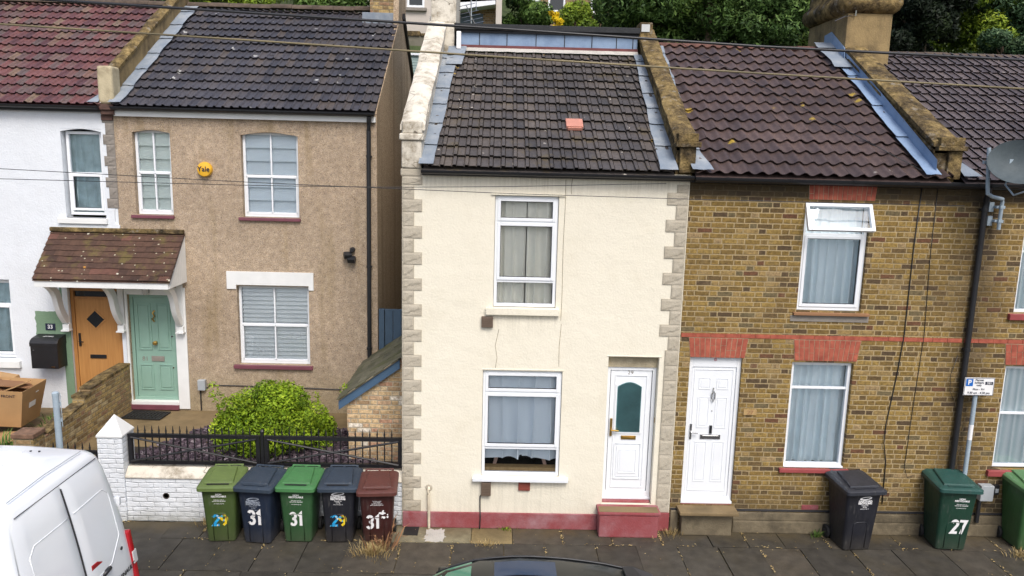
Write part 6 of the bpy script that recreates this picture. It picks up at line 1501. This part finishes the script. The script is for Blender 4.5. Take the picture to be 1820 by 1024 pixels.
for s in (-1, 1):
    q = MB(); q.add([(-.68, CYC+s*.80, .95), (1.28, CYC+s*.79, .99), (1.13, CYC+s*.625, 1.34), (.3, CYC+s*.66, 1.385), (-.25, CYC+s*.655, 1.33)], [(0, 1, 2, 3, 4)]); q.build('side_window', 'car_dark', cr, fix=False, tf=Matrix.Translation((0, s*.012, 0)))
    q = MB(); q.box(-.62, -.46, CYC+s*.98-.09, CYC+s*.98+.09, .92, 1.05); q.build('wing_mirror', 'car', cr, bevel=.03)
    for x in (-1.38, 1.08):
        q = MB(); q.lathe([(.18, -.1), (.30, -.1), (.315, -.08), (.315, .08), (.30, .1), (.18, .1)], (x, CYC+s*.79, .165), 24, 1); wz = q.build('wheel', 'rubber', cr, smooth=40); q = MB(); q.lathe([(.02, -.09), (.19, -.09), (.19, .09), (.02, .09)], (x, CYC+s*.79, .165), 16, 1); q.build('rim', 'chrome', wz)
    q = MB(); q.box(1.70, 1.84, CYC+s*.62-.12, CYC+s*.62+.10, .80, .98); q.build('tail_light', 'van_lens', cr, bevel=.02)
    q = MB(); q.box(-2.08, -1.95, CYC+s*.55-.12, CYC+s*.55+.1, .62, .72); q.build('headlight', 'lens_clear', cr, bevel=.02)
    q = MB(); q.tube([(x, CYC+s*(on_roof(x, 1)[1]-CYC), on_roof(x, 1)[2]+.004) for x in [-.6+.2*k for k in range(12)]], .012, 6); q.build('roof_rail', 'black_plastic', cr, smooth=True)

# ------------------------------------------------------------------ overhead wires
def wire(label, pts, r, mat):
    mb = MB(); P = [Vector(p) for p in pts]; a = P[0]+(P[0]-P[1])*1.2; b = P[-1]+(P[-1]-P[-2])*.5
    o = mb.tube([a]+P+[b], r, 6).build('overhead_wire', mat, smooth=True); return tag(o, label, 'wire', 'overhead wires')
wire('thick black overhead wire, uppermost, crossing in front of the roofs', [(-5.282, -1.6, 7.339), (-2.879, -1.6, 7.254), (0.027, -1.6, 7.154), (2.979, -1.6, 7.039), (6.246, -1.6, 6.963)], .017, 'black_plastic')
wire('pale ochre overhead wire just below the thick black one', [(-5.897, -1.6, 7.053), (-2.889, -1.6, 6.943), (0.034, -1.6, 6.833), (3.003, -1.6, 6.729), (6.293, -1.6, 6.629)], .0125, plain('weathered_cable', (.17, .14, .075), .6, .4, .8))
wire('thin dark wire sagging across the upstairs windows, upper of the pair at the left edge', [(-6.048, -1.6, 5.377), (-2.943, -1.6, 5.283), (0.071, -1.6, 5.225), (2.281, -1.6, 5.209), (4.593, -1.6, 5.208)], .0045, 'black_plastic')
mb = MB(); mb.tube([(-12.2, -1.6, 5.24), (-6.059, -1.6, 5.256), (-2.944, -1.6, 5.249), (-1.304, -1.6, 5.268), (0.069, -1.4, 5.30), (2.35, -.10, 5.345)], .0045, 6)
tag(mb.build('overhead_wire', 'black_plastic', smooth=True), 'thin dark wire ending under the gutter above the right stone quoins', 'wire', 'overhead wires')
mb = MB(); c30, s30 = math.cos(R(30.2)), math.sin(R(30.2))
mb.tube([(6.1-.62*t, -.13+t*c30-.06*s30, 5.475+t*s30+.075) for t in (0, 1, 2, 3, 4, 4.5)], .006, 5)
tag(mb.build('roof_cable', 'black_plastic', smooth=True), 'thin cable lying diagonally over the purple brown pantile roof', 'cable')

# ------------------------------------------------------------------ aerial and hillside background
av = thing('tv_aerial', 'metal television aerial on a mast beside the white chimney', 'aerial', (-.62, 3.95, 8.1))
mb = MB(); mb.tube([(-.62, 3.95, 8.1), (-.63, 3.95, 8.75)], .014, 6); mb.build('mast', 'chrome', av)
mb = MB(); mb.tube([(-.50, 3.6, 7.98), (-.62, 3.9, 8.22), (-.74, 4.35, 8.5)], .009, 5)
for k in range(7):
    u = k/6; x, y, z = -.50-.24*u, 3.6+.75*u, 7.98+.52*u; mb.tube([(x-.17, y-.05, z-.05), (x+.17, y+.05, z+.05)], .006, 4)
mb.tube([(-.53, 3.9, 8.32), (-.53, 3.9, 8.62)], .006, 4); mb.build('elements', 'chrome', av)
bg = tag(MB().box(-.855, -.77, 3.28, 3.36, 7.55, 7.86).build('plastic_bag', 'white_print', bevel=.02), 'white plastic wrap tied at the right side of the white chimney', 'bag')
rw_ = thing('retaining_wall', 'mossy grey block retaining wall seen between the tan and cream houses', 'wall', (-3, 12, 0))
mb = MB(); mb.box(-9, -1.3, 11.95, 12.4, 0, 9.0); mb.build('wall', 'conc_block', rw_); mb = MB()
x = -9.0
while x < -1.3: mb.box(x, x+.42, 11.9, 12.42, 9.0, 9.0+random.uniform(.05, .16)); x += .44
mb.build('coping', 'parapet', rw_, bevel=.02)
rw2 = thing('retaining_wall', 'long dark retaining wall hidden behind the cream and brick houses', 'wall', (12, 12, 0)); mb = MB(); mb.box(-1.3, 60, 11.95, 12.3, 0, 8.72); mb.build('wall', 'conc_block', rw2)
rw3 = thing('retaining_wall', 'long dark retaining wall hidden behind the tan and white houses', 'wall', (-20, 12, 0)); mb = MB(); mb.box(-60, -9, 11.95, 12.3, 0, 8.72); mb.build('wall', 'conc_block', rw3)
ge = thing('garden_cabin', 'narrow mint clad cabin between the tan house and the white chimney', 'cabin', (-2.4, 10.8, .7))
mb = MB(); mb.box(-2.72, -2.18, 10.5, 11.6, .6, 8.28); mb.build('wall', 'mint', ge); mb = MB()
for k in range(12): mb.box(-2.66, -2.24, 10.485, 10.5, 7.4+.07*k, 7.45+.07*k)
mb.build('louvre', 'mint', ge); mb = MB(); mb.box(-2.78, -2.12, 10.42, 11.7, 8.28, 8.34); mb.build('roof', 'white_sheet', ge, bevel=.01)
def bgwin(h, x0, x1, z0, z1, y, sill=True):
    mb = MB(); mb.frame(x0, x1, z0, z1, .09, y-.06, y+.02); mb.box(x0, x1, y-.05, y-.0, (z0+z1)/2-.03, (z0+z1)/2+.03); w = mb.build('window', 'upvc', h)
    mb = MB(); mb.box(x0+.08, x1-.08, y-.03, y-.01, z0+.08, z1-.08); mb.build('pane', 'car_dark', w)
    if sill: mb = MB(); mb.box(x0-.1, x1+.1, y-.14, y, z0-.14, z0-.01); mb.build('sill', 'stone_dark', w)
ph = thing('far_house', 'pale rendered house on the hill behind the tan chimney', 'house', (-4.4, 24, 9.5))
mb = MB(); mb.box(-6.6, -2.4, 24, 31, 9, 15.5); mb.build('wall', 'pale_render', ph); bgwin(ph, -4.25, -3.5, 11.93, 13.3, 24)
mb = MB(); mb.box(-2.75, -2.4, 23.98, 24, 9, 15.5); mb.build('brick_strip', 'brick_bg', ph); mb = MB(); mb.tube([(-2.85, 23.94, 9), (-2.85, 23.94, 15)], .05, 6); mb.build('downpipe', 'parapet', ph)
mb = MB(); mb.prism([(23.6, 15.4), (31.4, 15.4), (27.5, 18)], 0, -6.8, -2.2); mb.build('roof', 'tile_tan', ph)
fb = thing('far_house', 'far yellow brick house on the hill with one small white window', 'house', (3.4, 28, 9.9))
mb = MB(); mb.box(1.75, 6.5, 28, 35, 9, 17); mb.build('wall', 'brick_bg', fb); bgwin(fb, 2.12, 2.95, 12.62, 13.9, 28); bgwin(fb, 4.2, 5.0, 12.62, 13.9, 28)
mb = MB(); mb.box(1.15, 1.745, 28.2, 34, 9, 17); mb.build('white_flank', 'white_render', fb)
mb = MB(); mb.prism([(27.6, 17), (35.4, 17), (31.5, 19.6)], 0, 1.0, 6.7); mb.build('roof', 'tile_tan', fb)
sd_ = thing('garden_shed', 'yellow brick shed with teal door and white sloping roof beyond the aerial', 'shed', (-1.1, 20, 9.3))
mb = MB(); mb.box(-1.95, -.34, 20, 23, 9, 11.65); mb.build('wall', 'brick_bg', sd_); mb = MB(); mb.box(-1.9, -.82, 19.95, 20, 9.2, 11.05); mb.build('door', 'teal_door', sd_)
mb = MB(); mb.prism([(-2.1, 11.0), (-.35, 11.28), (-.35, 11.42), (-2.1, 11.28)], 1, 19.2, 20.0); mb.build('roof', 'white_sheet', sd_)
mb = MB(); mb.prism([(-2.1, 11.28), (-.35, 11.42), (-.35, 11.75), (-2.1, 11.65)], 1, 20.0, 23.2); mb.build('upper_roof', 'mint', sd_)
wpst = thing('concrete_post', 'pale concrete post between the shed and the dark green tree', 'post', (-.22, 19.5, 9.2)); mb = MB(); mb.box(-.33, -.10, 19.4, 19.62, 9, 12.6); mb.build('shaft', 'pale_render', wpst, bevel=.02)

tree('conifer', 'dark green bushy conifer directly behind the lead clad dormer', 'tree', .78, 20.2, 9.3, 10.75, 1.15, 1.5, 26, 12000, .085, 'leaf_mid', 31)
tree('flowering_shrub', 'small bright yellow shrub above the dormer roof', 'shrub', 1.92, 18.8, 9.2, 10.62, .32, .42, 8, 900, .06, 'flower', 32, False, None)
tree('garden_tree', 'pale olive green bush right of the yellow shrub', 'tree', 2.9, 20, 9.3, 10.7, .95, 1.0, 16, 7000, .08, 'leaf_lime', 33)
tree('broadleaf_tree', 'large dark broadleaf tree filling the gap behind the right parapet', 'tree', 6.4, 23, 9.7, 12.3, 3.5, 3.0, 46, 42000, .125, 'leaf_dark', 34, rb=(.2, .36))
tree('broadleaf_tree', 'mid green spray of tree overhanging the brick house ridge', 'tree', 8.2, 21, 9.4, 12.2, 1.9, 1.5, 20, 9000, .11, 'leaf_mid', 35)
tree('broadleaf_tree', 'dark tree immediately left of the big ochre chimney', 'tree', 11.2, 22, 9.5, 11.9, 2.6, 2.6, 34, 26000, .12, 'leaf_dark', 36, rb=(.2, .36))
tree('broadleaf_tree', 'mid green tree rising behind the big ochre chimney', 'tree', 13.6, 25, 9.8, 12.5, 2.2, 2.6, 24, 12000, .12, 'leaf_mid', 37)
tree('conifer', 'almost black conifer immediately right of the ochre chimney', 'tree', 17.0, 21, 9.4, 11.6, 2.1, 3.0, 36, 30000, .11, 'leaf_conifer', 38, rb=(.2, .36))
tree('broadleaf_tree', 'lime green tree beside the black conifer', 'tree', 20.5, 23.5, 9.7, 12.4, 2.1, 2.5, 30, 20000, .105, 'leaf_lime', 39)
tree('broadleaf_tree', 'blue green tree at the top right corner', 'tree', 22.8, 22.5, 9.6, 11.5, 2.2, 2.2, 30, 18000, .105, 'leaf_blue', 40)
tree('broadleaf_tree', 'blue green bush low behind the mauve roof ridge', 'tree', 20.4, 21, 9.4, 10.3, 1.4, .9, 16, 8000, .10, 'leaf_blue', 41)
tree('broadleaf_tree', 'light green tree behind the ridge of the tan house', 'tree', -10.6, 21, 9.4, 11.4, 2.3, 1.6, 24, 13000, .10, 'leaf_lime', 42)
tree('broadleaf_tree', 'dark green tree left of the tan brick chimney', 'tree', -6.9, 21.5, 9.4, 11.3, 1.5, 1.7, 20, 11000, .10, 'leaf_mid', 43)
tree('broadleaf_tree', 'dark tree behind the ridge above the left parapet', 'tree', -14.3, 22, 9.4, 11.5, 1.9, 1.7, 20, 10000, .11, 'leaf_dark', 44)
tree('ivy', 'green ivy hanging over the grey block retaining wall', 'plant', -3.25, 11.8, 8.6, 9.15, .32, .35, 9, 900, .06, 'leaf_mid', 45, False, None)
mb = MB(); rn = random.Random(77); bl = [(rn.uniform(-45, 70), rn.uniform(36, 46), 0, rn.uniform(2.2, 3.6), 0) for _ in range(120)]
bl = [(x, y, hz(x, y)+rn.uniform(1, 4), r, r*.9) for x, y, _, r, _ in bl]; leafcloud(mb, bl, 42000, .30, rn)
tag(mb.build('distant_wood', 'leaf_dark', fix=False), 'dense dark wood covering the slope behind everything', 'wood', kind='stuff')

# ------------------------------------------------------------------ light, sky, camera
sun_el, sun_az = R(52), R(163)          # azimuth measured clockwise from +Y
L = bpy.data.lights.new('sun', 'SUN'); L.energy = 1.35; L.angle = R(25); L.color = (1, .985, .96)
lo = bpy.data.objects.new('sun', L); COL.objects.link(lo)
d = Vector((math.sin(sun_az)*math.cos(sun_el), math.cos(sun_az)*math.cos(sun_el), math.sin(sun_el)))
lo.rotation_euler = (-d).to_track_quat('-Z', 'Y').to_euler()
W = bpy.data.worlds.new('World'); SC.world = W; W.use_nodes = True
nt = W.node_tree; bgn = nt.nodes['Background']; sk = nt.nodes.new('ShaderNodeTexSky'); sk.sky_type = 'NISHITA'; sk.sun_disc = False
sk.sun_elevation = sun_el; sk.sun_rotation = sun_az; sk.air_density = 1.0; sk.dust_density = 4.0; sk.ozone_density = 1.0
nt.links.new(sk.outputs[0], bgn.inputs[0]); bgn.inputs[1].default_value = .13
SC.view_settings.view_transform = 'Standard'; SC.view_settings.look = 'None'; SC.view_settings.exposure = .60; SC.view_settings.gamma = 1

yaw, pit, rol = R(-1.03), R(9.9), R(1.42)
r = Vector((math.cos(yaw), math.sin(yaw), 0)); f = Vector((-math.sin(yaw), math.cos(yaw), 0))*math.cos(pit)+Vector((0, 0, -1))*math.sin(pit)
u = r.cross(f); r2 = r*math.cos(rol)+u*math.sin(rol); u2 = -r*math.sin(rol)+u*math.cos(rol)
cam = bpy.data.cameras.new('camera'); cam.sensor_width = 36; cam.lens = 1355/1820*36; cam.clip_start = .1; cam.clip_end = 1000
co = bpy.data.objects.new('camera', cam); COL.objects.link(co)
mt_ = Matrix((r2, u2, -f)).transposed().to_4x4(); mt_.translation = (0, -11, 5.692); co.matrix_world = mt_
SC.camera = co
for e in EMP:
    if '_at' in e: del e['_at']
    if '_fy' in e: del e['_fy']
